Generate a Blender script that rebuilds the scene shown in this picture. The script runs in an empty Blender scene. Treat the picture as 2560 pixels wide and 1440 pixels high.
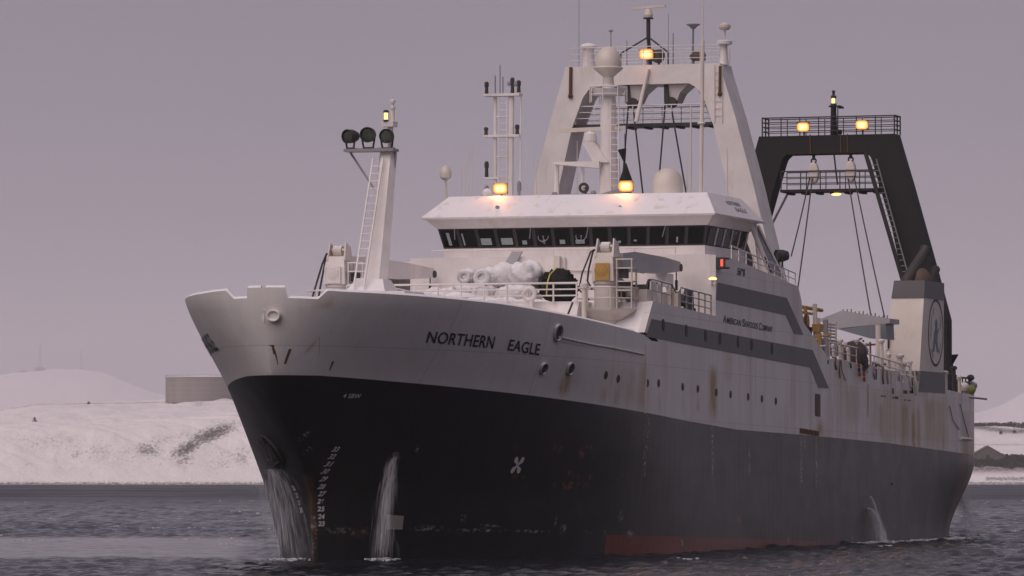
import bpy, math, random
import numpy as np
from mathutils import Vector, Matrix

random.seed(7)
rng = np.random.default_rng(7)
sc = bpy.context.scene
col = sc.collection

# ------------------------------------------------------------------ camera
# ship frame: s = metres aft of the stem at the waterline, p = metres to port, z = metres above the water
# world: x = -s (forward), y = p (port), z up
F_PX = 13000.0
PSI = math.radians(18.0)
PITCH = math.atan((1186 - 720) / F_PX)
FWDH = np.array([-math.cos(PSI), -math.sin(PSI), 0.0])
RIGHT = np.array([-math.sin(PSI), math.cos(PSI), 0.0])
FWD = FWDH * math.cos(PITCH) + np.array([0, 0, 1.0]) * math.sin(PITCH)
UP = np.cross(RIGHT, FWD)
CAM = -(FWDH * (F_PX / 60.0) + RIGHT * ((785 - 1280) / 60.0))
CAM[2] = (1403 - 1186) / 60.0

cd = bpy.data.cameras.new('camera')
cd.sensor_width = 36.0
cd.lens = F_PX / 2560.0 * 36.0
cd.clip_start = 1.0
cd.clip_end = 30000.0
cam = bpy.data.objects.new('camera', cd)
col.objects.link(cam)
cam.matrix_world = Matrix(((RIGHT[0], UP[0], -FWD[0], CAM[0]),
                           (RIGHT[1], UP[1], -FWD[1], CAM[1]),
                           (RIGHT[2], UP[2], -FWD[2], CAM[2]),
                           (0, 0, 0, 1)))
sc.camera = cam

# ------------------------------------------------------------------ sky, sun, exposure
SUN_EL, SUN_AZ = math.radians(47), math.atan2(-0.35, 1.0)      # soft bright sky ahead of the ship
w = bpy.data.worlds.new("World")
sc.world = w
w.use_nodes = True
nt = w.node_tree
nt.nodes.clear()
wo = nt.nodes.new('ShaderNodeOutputWorld')
bg = nt.nodes.new('ShaderNodeBackground')
sky = nt.nodes.new('ShaderNodeTexSky')
sky.sky_type = 'NISHITA'
sky.sun_disc = False
sky.sun_elevation = SUN_EL
sky.sun_rotation = math.pi / 2 - SUN_AZ
sky.air_density = 1.0
sky.dust_density = 4.0
bg.inputs['Strength'].default_value = 0.06
nt.links.new(sky.outputs[0], bg.inputs['Color'])
cloud = nt.nodes.new('ShaderNodeBackground')                   # the closed cloud deck over the clear sky
tc = nt.nodes.new('ShaderNodeTexCoord')
sep = nt.nodes.new('ShaderNodeSeparateXYZ')
nt.links.new(tc.outputs['Generated'], sep.inputs[0])
ramp = nt.nodes.new('ShaderNodeValToRGB')
ramp.color_ramp.elements[0].position = 0.0
ramp.color_ramp.elements[0].color = (0.256, 0.237, 0.288, 1)
ramp.color_ramp.elements[1].position = 1.0
ramp.color_ramp.elements[1].color = (0.285, 0.25, 0.305, 1)
e = ramp.color_ramp.elements.new(0.12)
e.color = (0.246, 0.222, 0.284, 1)
nt.links.new(sep.outputs['Z'], ramp.inputs[0])
cn = nt.nodes.new('ShaderNodeTexNoise')
cn.inputs['Scale'].default_value = 9.0
cn.inputs['Detail'].default_value = 4.0
cm = nt.nodes.new('ShaderNodeMapping')
cm.inputs['Scale'].default_value = (1, 1, 3)
nt.links.new(tc.outputs['Generated'], cm.inputs[0])
nt.links.new(cm.outputs[0], cn.inputs['Vector'])
cmul = nt.nodes.new('ShaderNodeMapRange')
cmul.inputs['To Min'].default_value = 0.90
cmul.inputs['To Max'].default_value = 1.04
nt.links.new(cn.outputs['Fac'], cmul.inputs['Value'])
nt.links.new(cmul.outputs[0], cloud.inputs['Strength'])
nt.links.new(ramp.outputs[0], cloud.inputs['Color'])
mixs = nt.nodes.new('ShaderNodeMixShader')
mixs.inputs[0].default_value = 0.94
nt.links.new(bg.outputs[0], mixs.inputs[1])
nt.links.new(cloud.outputs[0], mixs.inputs[2])
nt.links.new(mixs.outputs[0], wo.inputs['Surface'])

sl = bpy.data.lights.new('sun', 'SUN')
sl.energy = 1.82
sl.angle = math.radians(60)
sl.color = (1.0, 0.85, 0.81)
sun = bpy.data.objects.new('sun', sl)
col.objects.link(sun)
sdir = Vector((math.cos(SUN_EL) * math.cos(SUN_AZ), math.cos(SUN_EL) * math.sin(SUN_AZ), math.sin(SUN_EL)))
sun.rotation_euler = sdir.to_track_quat('Z', 'Y').to_euler()
sun.location = (150, -40, 120)

sc.view_settings.view_transform = 'Standard'
sc.view_settings.look = 'None'
sc.view_settings.exposure = 0.0
sc.view_settings.gamma = 1.0
sc.cycles.volume_bounces = 2
sc.cycles.max_bounces = 8
sc.cycles.sample_clamp_indirect = 2.0
sc.cycles.transparent_max_bounces = 48

# ------------------------------------------------------------------ measuring helpers (survey of the ship's planes)
def _ray(px, py):
    return FWD + RIGHT * ((px - 1280) / F_PX) + UP * ((720 - py) / F_PX)
def on_p(px, py, p):
    r = _ray(px, py); q = CAM + r * ((p - CAM[1]) / r[1]); return (-q[0], p, q[2])
def on_s(px, py, s):
    r = _ray(px, py); q = CAM + r * ((-s - CAM[0]) / r[0]); return (s, q[1], q[2])
def V(s, p, z):
    return Vector((-s, p, z))
def VF(d, u, z):
    """point d metres in front of the viewer and u metres to the right"""
    q = CAM + FWDH * d + RIGHT * u
    return Vector((q[0], q[1], z))

# ------------------------------------------------------------------ object helpers
class MB:
    def __init__(self):
        self.v, self.f, self.m = [], [], []
    def add(self, verts, faces, mi=0):
        o = len(self.v)
        self.v += [tuple(x) for x in verts]
        self.f += [tuple(i + o for i in f) for f in faces]
        self.m += [mi] * len(faces)
        return self
    def hexa(self, a, b, mi=0):
        """two quads (4 points each, same winding) joined into a solid"""
        return self.loft([a, b], mi)
    def loft(self, rings, mi=0, cap=True):
        n = len(rings[0]); vs = [p for r in rings for p in r]; fs = []
        for k in range(len(rings) - 1):
            for i in range(n):
                j = (i + 1) % n
                fs.append((k * n + i, k * n + j, (k + 1) * n + j, (k + 1) * n + i))
        if cap:
            fs.append(tuple(range(n - 1, -1, -1)))
            fs.append(tuple((len(rings) - 1) * n + i for i in range(n)))
        return self.add(vs, fs, mi)
    def box(self, s0, s1, p0, p1, z0, z1, mi=0):
        a = [V(s0, p0, z0), V(s1, p0, z0), V(s1, p1, z0), V(s0, p1, z0)]
        b = [V(s0, p0, z1), V(s1, p0, z1), V(s1, p1, z1), V(s0, p1, z1)]
        return self.loft([a, b], mi)
    def slab(self, poly, off, mi=0):
        """polygon (list of Vectors) thickened by the vector off"""
        off = Vector(off)
        return self.loft([[Vector(p) for p in poly], [Vector(p) + off for p in poly]], mi)
    def tube(self, a, b, r0, r1=None, n=8, mi=0, cap=True):
        a, b = Vector(a), Vector(b)
        r1 = r0 if r1 is None else r1
        d = (b - a).normalized()
        x = d.orthogonal().normalized(); y = d.cross(x)
        ring = lambda c, r: [c + (x * math.cos(2 * math.pi * i / n) + y * math.sin(2 * math.pi * i / n)) * r for i in range(n)]
        return self.loft([ring(a, r0), ring(b, r1)], mi, cap)
    def pipe(self, pts, r, n=6, mi=0):
        pts = [Vector(p) for p in pts]
        rings = []; prev = None
        for i, p in enumerate(pts):
            d = (pts[min(i + 1, len(pts) - 1)] - pts[max(i - 1, 0)]).normalized()
            if prev is None:
                x = d.orthogonal().normalized()
            else:
                x = (prev - d * prev.dot(d)).normalized()
            prev = x; y = d.cross(x)
            rr = r[i] if isinstance(r, (list, tuple)) else r
            rings.append([p + (x * math.cos(2 * math.pi * k / n) + y * math.sin(2 * math.pi * k / n)) * rr for k in range(n)])
        return self.loft(rings, mi)
    def lathe(self, base, axis, prof, n=20, mi=0):
        """prof = [(distance along axis, radius)]"""
        base, d = Vector(base), Vector(axis).normalized()
        x = d.orthogonal().normalized(); y = d.cross(x)
        rings = [[base + d * h + (x * math.cos(2 * math.pi * k / n) + y * math.sin(2 * math.pi * k / n)) * max(r, 1e-3) for k in range(n)] for h, r in prof]
        return self.loft(rings, mi)
    def ball(self, c, r, n=16, mi=0, sq=(1, 1, 1)):
        c = Vector(c); rings = []
        for i in range(1, n // 2):
            a = math.pi * i / (n // 2)
            rings.append([c + Vector((math.sin(a) * math.cos(2 * math.pi * k / n) * r * sq[0], math.sin(a) * math.sin(2 * math.pi * k / n) * r * sq[1], -math.cos(a) * r * sq[2])) for k in range(n)])
        return self.loft(rings, mi)
    def torus(self, c, axis, R, r, n=24, k=8, mi=0):
        c, d = Vector(c), Vector(axis).normalized()
        x = d.orthogonal().normalized(); y = d.cross(x)
        vs = []; fs = []
        for i in range(n):
            a = 2 * math.pi * i / n; e = x * math.cos(a) + y * math.sin(a)
            for j in range(k):
                b = 2 * math.pi * j / k
                vs.append(c + e * (R + r * math.cos(b)) + d * r * math.sin(b))
        for i in range(n):
            for j in range(k):
                fs.append((i * k + j, ((i + 1) % n) * k + j, ((i + 1) % n) * k + (j + 1) % k, i * k + (j + 1) % k))
        return self.add(vs, fs, mi)
    def build(self, name, mats, parent=None, smooth=False):
        me = bpy.data.meshes.new(name)
        me.from_pydata(self.v, [], self.f)
        if not isinstance(mats, (list, tuple)):
            mats = [mats]
        for m in mats:
            me.materials.append(m)
        me.polygons.foreach_set('material_index', self.m)
        me.update()
        o = bpy.data.objects.new(name, me)
        col.objects.link(o)
        fix_normals(me)
        if smooth:
            smooth_by_angle(me)
        if parent is not None:
            o.parent = parent
        return o

def fix_normals(me):
    import bmesh
    bm = bmesh.new(); bm.from_mesh(me)
    bmesh.ops.recalc_face_normals(bm, faces=bm.faces[:])
    bm.to_mesh(me); bm.free()

def smooth_by_angle(me, ang=40):
    import bmesh
    bm = bmesh.new(); bm.from_mesh(me)
    for f in bm.faces: f.smooth = True
    for e in bm.edges:
        if len(e.link_faces) == 2:
            e.smooth = e.calc_face_angle(0) < math.radians(ang)
    bm.to_mesh(me); bm.free()

def tag(o, label=None, cat=None, group=None, kind=None):
    if label: o['label'] = label
    if cat: o['category'] = cat
    if group: o['group'] = group
    if kind: o['kind'] = kind
    return o

def empty(name, loc=(0, 0, 0)):
    o = bpy.data.objects.new(name, None)
    o.empty_display_size = 0.5
    col.objects.link(o); o.location = loc
    return o

def grid_mesh(name, P, mat, smooth=True, parent=None):
    """P: (n, m, 3) array"""
    n, m = P.shape[:2]
    i, j = np.meshgrid(np.arange(n - 1), np.arange(m - 1), indexing='ij')
    a = (i * m + j).ravel()
    f = np.stack([a, a + 1, a + m + 1, a + m], 1)
    me = bpy.data.meshes.new(name)
    me.vertices.add(n * m); me.vertices.foreach_set('co', P.reshape(-1).astype(np.float32))
    me.loops.add(len(f) * 4); me.loops.foreach_set('vertex_index', f.reshape(-1).astype(np.int32))
    me.polygons.add(len(f)); me.polygons.foreach_set('loop_start', np.arange(len(f), dtype=np.int32) * 4)
    me.polygons.foreach_set('loop_total', np.full(len(f), 4, dtype=np.int32))
    if smooth: me.polygons.foreach_set('use_smooth', np.ones(len(f), dtype=bool))
    me.update(calc_edges=True)
    if isinstance(mat, (list, tuple)):
        for m_ in mat: me.materials.append(m_)
    else: me.materials.append(mat)
    o = bpy.data.objects.new(name, me); col.objects.link(o)
    if parent is not None: o.parent = parent
    return o

# ------------------------------------------------------------------ materials
class NT:
    def __init__(self, name):
        self.m = bpy.data.materials.new(name); self.m.use_nodes = True
        self.t = self.m.node_tree; self.n = self.t.nodes
        self.b = self.n['Principled BSDF']
    def new(self, t): return self.n.new(t)
    def link(self, a, b): self.t.links.new(a, b)
    def coord(self, scale=(1, 1, 1)):
        g = self.new('ShaderNodeNewGeometry')
        mp = self.new('ShaderNodeMapping'); mp.inputs['Scale'].default_value = scale
        self.link(g.outputs['Position'], mp.inputs['Vector'])
        return mp.outputs[0]
    def noise(self, scale, detail=4, vec=None, rough=0.55):
        n = self.new('ShaderNodeTexNoise'); n.inputs['Scale'].default_value = scale
        n.inputs['Detail'].default_value = detail; n.inputs['Roughness'].default_value = rough
        if vec is not None: self.link(vec, n.inputs['Vector'])
        return n.outputs['Fac']
    def map(self, v, a, b, c=0.0, d=1.0):
        r = self.new('ShaderNodeMapRange')
        for k, x in zip(('From Min', 'From Max', 'To Min', 'To Max'), (a, b, c, d)): r.inputs[k].default_value = x
        self.link(v, r.inputs['Value']); return r.outputs[0]
    def math(self, op, a, b):
        m = self.new('ShaderNodeMath'); m.operation = op
        for i, x in enumerate((a, b)):
            if isinstance(x, (int, float)): m.inputs[i].default_value = x
            else: self.link(x, m.inputs[i])
        return m.outputs[0]
    def mix(self, fac, a, b):
        m = self.new('ShaderNodeMix'); m.data_type = 'RGBA'
        if isinstance(fac, (int, float)): m.inputs[0].default_value = fac
        else: self.link(fac, m.inputs[0])
        for i, x in ((6, a), (7, b)):
            if isinstance(x, tuple): m.inputs[i].default_value = (*x, 1)
            else: self.link(x, m.inputs[i])
        return m.outputs[2]
    def upness(self, a=0.45, b=0.8):
        g = self.new('ShaderNodeNewGeometry'); s = self.new('ShaderNodeSeparateXYZ')
        self.link(g.outputs['Normal'], s.inputs[0]); return self.map(s.outputs['Z'], a, b)
    def bump(self, h, strength=0.3, dist=0.05):
        b = self.new('ShaderNodeBump'); b.inputs['Strength'].default_value = strength; b.inputs['Distance'].default_value = dist
        self.link(h, b.inputs['Height']); self.link(b.outputs[0], self.b.inputs['Normal'])
    def color(self, x):
        if isinstance(x, tuple): self.b.inputs['Base Color'].default_value = (*x, 1)
        else: self.link(x, self.b.inputs['Base Color'])
    def rough(self, x):
        if isinstance(x, (int, float)): self.b.inputs['Roughness'].default_value = x
        else: self.link(x, self.b.inputs['Roughness'])

SNOW = (0.82, 0.80, 0.82)

def painted(name, base, dirt=(0.42, 0.30, 0.16), dirt_amt=0.25, snow=True, rough=0.5, var=0.12, streak=True, metal=0.0):
    """weathered marine paint with rust runs, and snow lying on what faces up"""
    m = NT(name)
    big = m.noise(0.5, 5, m.coord())
    dark = tuple(c * (1 - var) for c in base); light = tuple(min(1, c * (1 + var * 0.6)) for c in base)
    c = m.mix(m.map(big, 0.35, 0.65), dark, light)
    if streak and dirt_amt > 0:
        st = m.noise(1.0, 6, m.coord((1.6, 1.6, 0.16)), 0.6)
        pt = m.noise(0.35, 3, m.coord())
        f = m.math('MULTIPLY', m.map(st, 0.52, 0.72), m.map(pt, 0.42, 0.68, 0.0, dirt_amt))
        c = m.mix(f, c, dirt)
        fine = m.noise(9.0, 3, m.coord((1, 1, 0.3)))
        c = m.mix(m.map(fine, 0.62, 0.8, 0.0, dirt_amt * 0.5), c, tuple(x * 0.5 for x in dirt))
    if snow:
        sn = m.math('MULTIPLY', m.upness(), m.map(m.noise(2.0, 3, m.coord()), 0.3, 0.45))
        c = m.mix(sn, c, SNOW)
    m.color(c); m.rough(rough); m.b.inputs['Metallic'].default_value = metal
    m.bump(m.noise(1.2, 3, m.coord()), 0.12, 0.05)
    return m.m

M = {}
M['white'] = painted('white_paint', (0.76, 0.705, 0.68), dirt_amt=0.6)
M['cream'] = painted('cream_paint', (0.70, 0.63, 0.56), dirt_amt=0.5)
M['rusty_white'] = painted('rusty_white_paint', (0.62, 0.56, 0.50), dirt=(0.36, 0.19, 0.06), dirt_amt=0.85)
M['ochre'] = painted('ochre_paint', (0.42, 0.24, 0.05), dirt=(0.2, 0.1, 0.03), dirt_amt=0.8, snow=False)
M['grey'] = painted('grey_paint', (0.105, 0.098, 0.102), dirt_amt=0.12, snow=False)
M['midgrey'] = painted('mid_grey_paint', (0.26, 0.25, 0.27), dirt_amt=0.3)
M['bluegrey'] = painted('blue_grey_paint', (0.20, 0.22, 0.25), dirt_amt=0.4)
M['black'] = painted('black_paint', (0.008, 0.007, 0.007), dirt=(0.02, 0.013, 0.01), dirt_amt=0.5, snow=False, rough=0.75)
M['dark'] = painted('dark_steel', (0.035, 0.033, 0.034), dirt=(0.08, 0.04, 0.02), dirt_amt=0.6, snow=False, rough=0.6)
M['rust'] = painted('rusted_steel', (0.12, 0.055, 0.025), dirt=(0.04, 0.02, 0.012), dirt_amt=0.8, snow=False, rough=0.8)
M['brown'] = painted('scorched_brown', (0.11, 0.075, 0.055), dirt=(0.03, 0.02, 0.02), dirt_amt=0.9, snow=False, rough=0.7)
M['wire'] = painted('wire_rope', (0.03, 0.028, 0.03), dirt_amt=0, snow=False, rough=0.7)
M['letter'] = painted('black_lettering', (0.012, 0.012, 0.014), dirt_amt=0, snow=False, rough=0.6)
M['whitemark'] = painted('white_marking', (0.62, 0.60, 0.58), dirt=(0.25, 0.2, 0.15), dirt_amt=0.5, snow=False, rough=0.6)
M['creampatch'] = painted('cream_marking', (0.36, 0.33, 0.28), dirt=(0.2, 0.16, 0.1), dirt_amt=0.5, snow=False, rough=0.6)
M['blueemblem'] = painted('blue_emblem', (0.06, 0.15, 0.22), dirt_amt=0.2, snow=False)
M['red'] = painted('red_plastic', (0.36, 0.035, 0.03), dirt=(0.2, 0.03, 0.02), dirt_amt=0.3, snow=False)
M['lime'] = painted('lime_plastic', (0.26, 0.28, 0.06), dirt_amt=0.3, snow=False)
M['yellowrope'] = painted('yellow_rope', (0.55, 0.50, 0.10), dirt_amt=0, snow=False)
M['net'] = painted('black_net', (0.012, 0.012, 0.011), dirt=(0.03, 0.03, 0.03), dirt_amt=0.5, snow=False, rough=0.95)
M['brownnet'] = painted('brown_net', (0.07, 0.05, 0.05), dirt=(0.15, 0.04, 0.03), dirt_amt=0.7, snow=False, rough=0.95)
M['snowcap'] = painted('snow_capping', (0.80, 0.78, 0.79), dirt_amt=0.1, rough=.9)
M['bluewhite'] = painted('blue_white_paint', (0.42, 0.41, 0.425), dirt_amt=0.4)
M['icy'] = painted('snow_caked_rubber', (0.66, 0.64, 0.64), dirt=(0.06, 0.055, 0.055), dirt_amt=0.9, snow=True, rough=0.9)
M['interior'] = painted('bridge_lining', (0.10, 0.095, 0.09), dirt_amt=0, snow=False)
M['dome'] = painted('dome_plastic', (0.68, 0.61, 0.54), dirt_amt=0.15, snow=False, rough=0.4)

def glass(name, base=(0.004, 0.0045, 0.0045), rough=0.06):
    m = NT(name)
    m.color(m.mix(m.map(m.noise(1.3, 2, m.coord()), 0.4, 0.6), base, tuple(x * 1.8 for x in base)))
    m.rough(rough); m.b.inputs['Specular IOR Level'].default_value = 0.12
    return m.m
M['glass'] = glass('dark_window_glass')
M['lens'] = glass('lamp_lens_off', (0.05, 0.055, 0.045), 0.1)

def flat(name, c, rough=0.5):
    m = NT(name); m.color(m.mix(m.map(m.noise(6, 3, m.coord()), 0.3, 0.7), tuple(x * .85 for x in c), c)); m.rough(rough); return m.m
M['palereflection'] = flat('pale_reflection', (0.30, 0.36, 0.36))

def glow(name, c, s):
    m = NT(name)
    m.b.inputs['Base Color'].default_value = (0.2, 0.15, 0.1, 1)
    m.b.inputs['Emission Color'].default_value = (*c, 1); m.b.inputs['Emission Strength'].default_value = s
    return m.m
M['sodium'] = glow('sodium_lamp', (1.0, 0.74, 0.34), 1.7)
M['sodium_mid'] = glow('sodium_glass', (1.0, 0.56, 0.12), 1.35)
M['sodium_rim'] = glow('sodium_reflector', (1.0, 0.30, 0.03), 0.95)
M['redlamp'] = glow('red_lamp', (1.0, 0.05, 0.02), 1.6)
M['warmlamp'] = glow('warm_lamp', (1.0, 0.62, 0.2), 2.2)

# hull paint: the colour column is chosen per face, wear is read from an attribute
def hull_paint(name, base, rust=(0.27, 0.15, 0.05), var=0.15, rough=0.42, chipc=(0.45, 0.43, 0.38), runs=0.5, deep=(0.24, 0.07, 0.022), spec=0.4, fresh=None, grime=False):
    m = NT(name)
    dark = tuple(c * (1 - var) for c in base); light = tuple(min(1, c * (1 + var)) for c in base)
    c = m.mix(m.map(m.noise(0.22, 7, m.coord((1, 1, 1)), 0.7), 0.3, 0.7), dark, light)
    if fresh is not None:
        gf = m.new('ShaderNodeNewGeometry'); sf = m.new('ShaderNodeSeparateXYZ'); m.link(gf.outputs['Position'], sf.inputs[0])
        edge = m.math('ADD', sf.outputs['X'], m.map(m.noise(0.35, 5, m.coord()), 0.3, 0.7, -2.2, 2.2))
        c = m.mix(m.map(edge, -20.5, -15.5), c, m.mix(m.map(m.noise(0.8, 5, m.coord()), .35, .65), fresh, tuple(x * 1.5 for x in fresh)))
    if grime:                                                  # drips under the working deck, heavier towards the stern
        gg = m.new('ShaderNodeNewGeometry'); sg_ = m.new('ShaderNodeSeparateXYZ'); m.link(gg.outputs['Position'], sg_.inputs[0])
        drip = m.noise(1.0, 6, m.coord((1.1, 1.1, 0.09)), 0.62)
        c = m.mix(m.math('MULTIPLY', m.map(drip, 0.44, 0.70), m.map(sg_.outputs['X'], -22, -70, 0.12, 0.75)), c, (0.40, 0.31, 0.19))
        fine_ = m.noise(1.0, 5, m.coord((4.5, 4.5, 0.25)), 0.6)
        c = m.mix(m.math('MULTIPLY', m.map(fine_, 0.60, 0.72), m.map(sg_.outputs['X'], -15, -60, 0.10, 0.6)), c, (0.22, 0.12, 0.05))
    # faint plate runs
    run = m.noise(1.0, 7, m.coord((3.6, 3.6, 0.09)), 0.7)
    c = m.mix(m.map(run, 0.50, 0.78, 0.0, runs), c, tuple(x * 0.62 for x in base))
    at = m.new('ShaderNodeAttribute'); at.attribute_name = 'wear'
    sp = m.new('ShaderNodeSeparateColor'); m.link(at.outputs['Color'], sp.inputs[0])
    n1 = m.noise(1.0, 7, m.coord((3.0, 3.0, 0.5)), 0.7)
    r = m.math('MULTIPLY', sp.outputs[0], m.map(n1, 0.30, 0.58, 0.45, 1.35))
    c = m.mix(r, c, rust)
    n3 = m.noise(2.5, 6, m.coord(), 0.7)
    rr = m.math('MULTIPLY', m.map(sp.outputs[2], 0.15, 0.5), m.map(n3, 0.50, 0.58))
    c = m.mix(rr, c, deep)
    n2 = m.noise(4.0, 6, m.coord((1, 1, 1.5)), 0.75)
    ch = m.math('MULTIPLY', m.map(sp.outputs[1], 0.05, 0.6), m.map(n2, 0.50, 0.60))
    c = m.mix(ch, c, chipc)
    m.color(c); m.rough(m.map(m.noise(0.6, 4, m.coord()), 0.3, 0.7, rough - 0.03, rough + 0.05))
    m.b.inputs['Specular IOR Level'].default_value = spec
    g = m.new('ShaderNodeNewGeometry'); s3 = m.new('ShaderNodeSeparateXYZ'); m.link(g.outputs['Position'], s3.inputs[0])
    def seam(v, period, width, off=0.0):
        a = m.math('PINGPONG', m.math('ADD', v, off), period / 2); return m.map(a, 0.0, width, 1.0, 0.0)
    zs = m.math('SUBTRACT', s3.outputs['Z'], m.math('MULTIPLY', s3.outputs['X'], 0.012))
    sm_ = m.math('MAXIMUM', seam(zs, 2.35, 0.035, 0.6), seam(s3.outputs['X'], 7.3, 0.05, 1.1))
    c = m.mix(m.math('MULTIPLY', sm_, 0.42), c, tuple(x * 0.45 for x in base))
    m.color(c)
    fr_ = m.math('SINE', m.math('MULTIPLY', s3.outputs['X'], 2 * math.pi / 0.78), 0.0)
    dent = m.math('ADD', m.math('MULTIPLY', m.noise(0.7, 4, m.coord((1, 1, 0.6))), 1.0), m.math('MULTIPLY', m.math('MULTIPLY', fr_, 0.14), m.map(m.noise(0.3, 2, m.coord()), .4, .6)))
    m.bump(m.math('SUBTRACT', dent, m.math('MULTIPLY', sm_, 0.12)), 0.20, 0.06)
    return m.m
M['hull_white'] = hull_paint('hull_white_paint', (0.70, 0.66, 0.645), rust=(0.34, 0.22, 0.09), var=0.08, runs=0.16, grime=True, chipc=(0.7, 0.65, 0.62), deep=(0.26, 0.11, 0.03))
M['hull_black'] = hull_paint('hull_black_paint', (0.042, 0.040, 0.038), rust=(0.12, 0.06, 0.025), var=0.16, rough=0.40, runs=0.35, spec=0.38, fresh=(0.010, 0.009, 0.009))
M['hull_red'] = hull_paint('hull_boot_red', (0.175, 0.042, 0.026), rust=(0.03, 0.018, 0.012), var=0.45, runs=0.7)

# ------------------------------------------------------------------ hull shape
_ZG = np.linspace(-4, 14, 361)
def _tab(zs, vs, wd=0.7):
    v = np.interp(_ZG, zs, vs); k = int(wd / 0.05)
    return np.convolve(np.pad(v, k, mode='edge'), np.ones(2 * k + 1) / (2 * k + 1), mode='valid')
_Z = [-3, 0, 3.0, 5.2, 7.3, 8.3, 9.8, 11, 13]
_S0 = _tab(_Z, [.3, 0, -.3, -2.7, -4.8, -5.3, -5.8, -6, -6.1])
_A = _tab(_Z, [28, 28, 27, 27, 27, 26, 26, 26, 26])
_N = _tab(_Z, [1.06, 1.06, 1.3, 1.28, 1.32, 1.46, 1.94, 2.4, 2.4])
def s0f(z): return np.interp(z, _ZG, _S0)
def half_beam(s, z):
    s = np.asarray(s, float); z = np.asarray(z, float)
    u = np.clip(1 - (s - s0f(z)) / np.interp(z, _ZG, _A), 0, 1)
    t = np.clip(z / 4.5, 0, 1); t = t * t * (3 - 2 * t)
    ww = t * np.interp(s, [81.5, 84.5, 87, 92], [8.5, 8.4, 8.0, 7.0]) + (1 - t) * np.interp(s, [60, 68, 75, 83, 91, 92], [8.5, 8.45, 8.2, 7.4, 5.7, 5.4])
    return ww * (1 - u ** 2) ** (1 / np.interp(z, _ZG, _N))
def station(q, z): return q + s0f(z) * np.clip(1 - q / 40, 0, 1) ** 2
def z_top(q): return np.interp(q, [0, .3, 1, 4, 8, 14, 20, 21.2, 22, 50, 55, 67, 71.4, 78, 82, 92], [11.14, 11.10, 11.03, 10.92, 10.76, 10.38, 9.96, 9.84, 9.62, 9.5, 9.5, 9.1, 8.7, 8.35, 8.2, 8.1])
def z_paint(q): return np.interp(q, [0, 1, 4, 8, 14, 20, 26, 35, 50, 65, 82, 92], [7.66, 7.66, 7.44, 7.18, 6.80, 6.44, 6.12, 5.75, 5.55, 5.28, 4.82, 4.6])
def z_boot(q): return np.interp(q, [0, 14, 35, 57, 70, 92], [1.3, 1.0, .6, .1, -.25, -.8])
def on_hull(px, py, off=0.0, side=1):
    """where the sight line through a photograph point meets the ship's side plating"""
    r = _ray(px, py); t = np.linspace(190, 330, 5601)
    q = CAM[None, :] + t[:, None] * r[None, :] / np.linalg.norm(r)
    b = half_beam(-q[:, 0], q[:, 2])
    ok = (np.abs(q[:, 1]) <= b) & (b > 0)
    i = int(np.argmax(ok))
    return -q[i, 0], q[i, 2]
def hp(s, z, off=0.0, side=1):
    return V(s, side * (float(half_beam(s, z)) + off), z)
def hull_normal(s, z, side=1):
    e = 0.05
    a = hp(s + e, z, 0, side) - hp(s - e, z, 0, side); b = hp(s, z + e, 0, side) - hp(s, z - e, 0, side)
    n = a.cross(b).normalized()
    return n if n.y * side > 0 else -n

def pxx(s, p, z):
    v = np.array([-s, p, z]) - CAM
    d = v @ FWD
    return 1280 + F_PX * (v @ RIGHT) / d, 720 - F_PX * (v @ UP) / d

# ------------------------------------------------------------------ water
def vnoise(x, y, seed=0):
    """smooth value noise"""
    r = np.random.default_rng(seed).random((256, 256))
    xi = np.floor(x).astype(int); yi = np.floor(y).astype(int)
    fx = x - xi; fy = y - yi
    fx = fx * fx * (3 - 2 * fx); fy = fy * fy * (3 - 2 * fy)
    g = lambda a, b: r[a % 256, b % 256]
    return (g(xi, yi) * (1 - fx) + g(xi + 1, yi) * fx) * (1 - fy) + (g(xi, yi + 1) * (1 - fx) + g(xi + 1, yi + 1) * fx) * fy
def fbm(x, y, o=4, seed=0):
    t = 0; a = 1; n = 0
    for k in range(o):
        t = t + a * vnoise(x * 2 ** k, y * 2 ** k, seed + k); n += a; a *= 0.5
    return t / n
def sstep(a, b, x):
    t = np.clip((x - a) / (b - a), 0, 1); return t * t * (3 - 2 * t)

m = NT('sea_water')
m.color((0.010, 0.012, 0.016)); m.b.inputs['IOR'].default_value = 1.33
at = m.new('ShaderNodeAttribute'); at.attribute_name = 'ruffle'
m.rough(m.map(at.outputs['Fac'], 0, 1, 0.12, 0.6))
m.bump(m.math('ADD', m.noise(1.1, 5, m.coord((1, 1, 1))), m.math('MULTIPLY', m.noise(4.5, 3, m.coord()), 0.35)), 0.55, 0.12)
M['water'] = m.m

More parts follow.
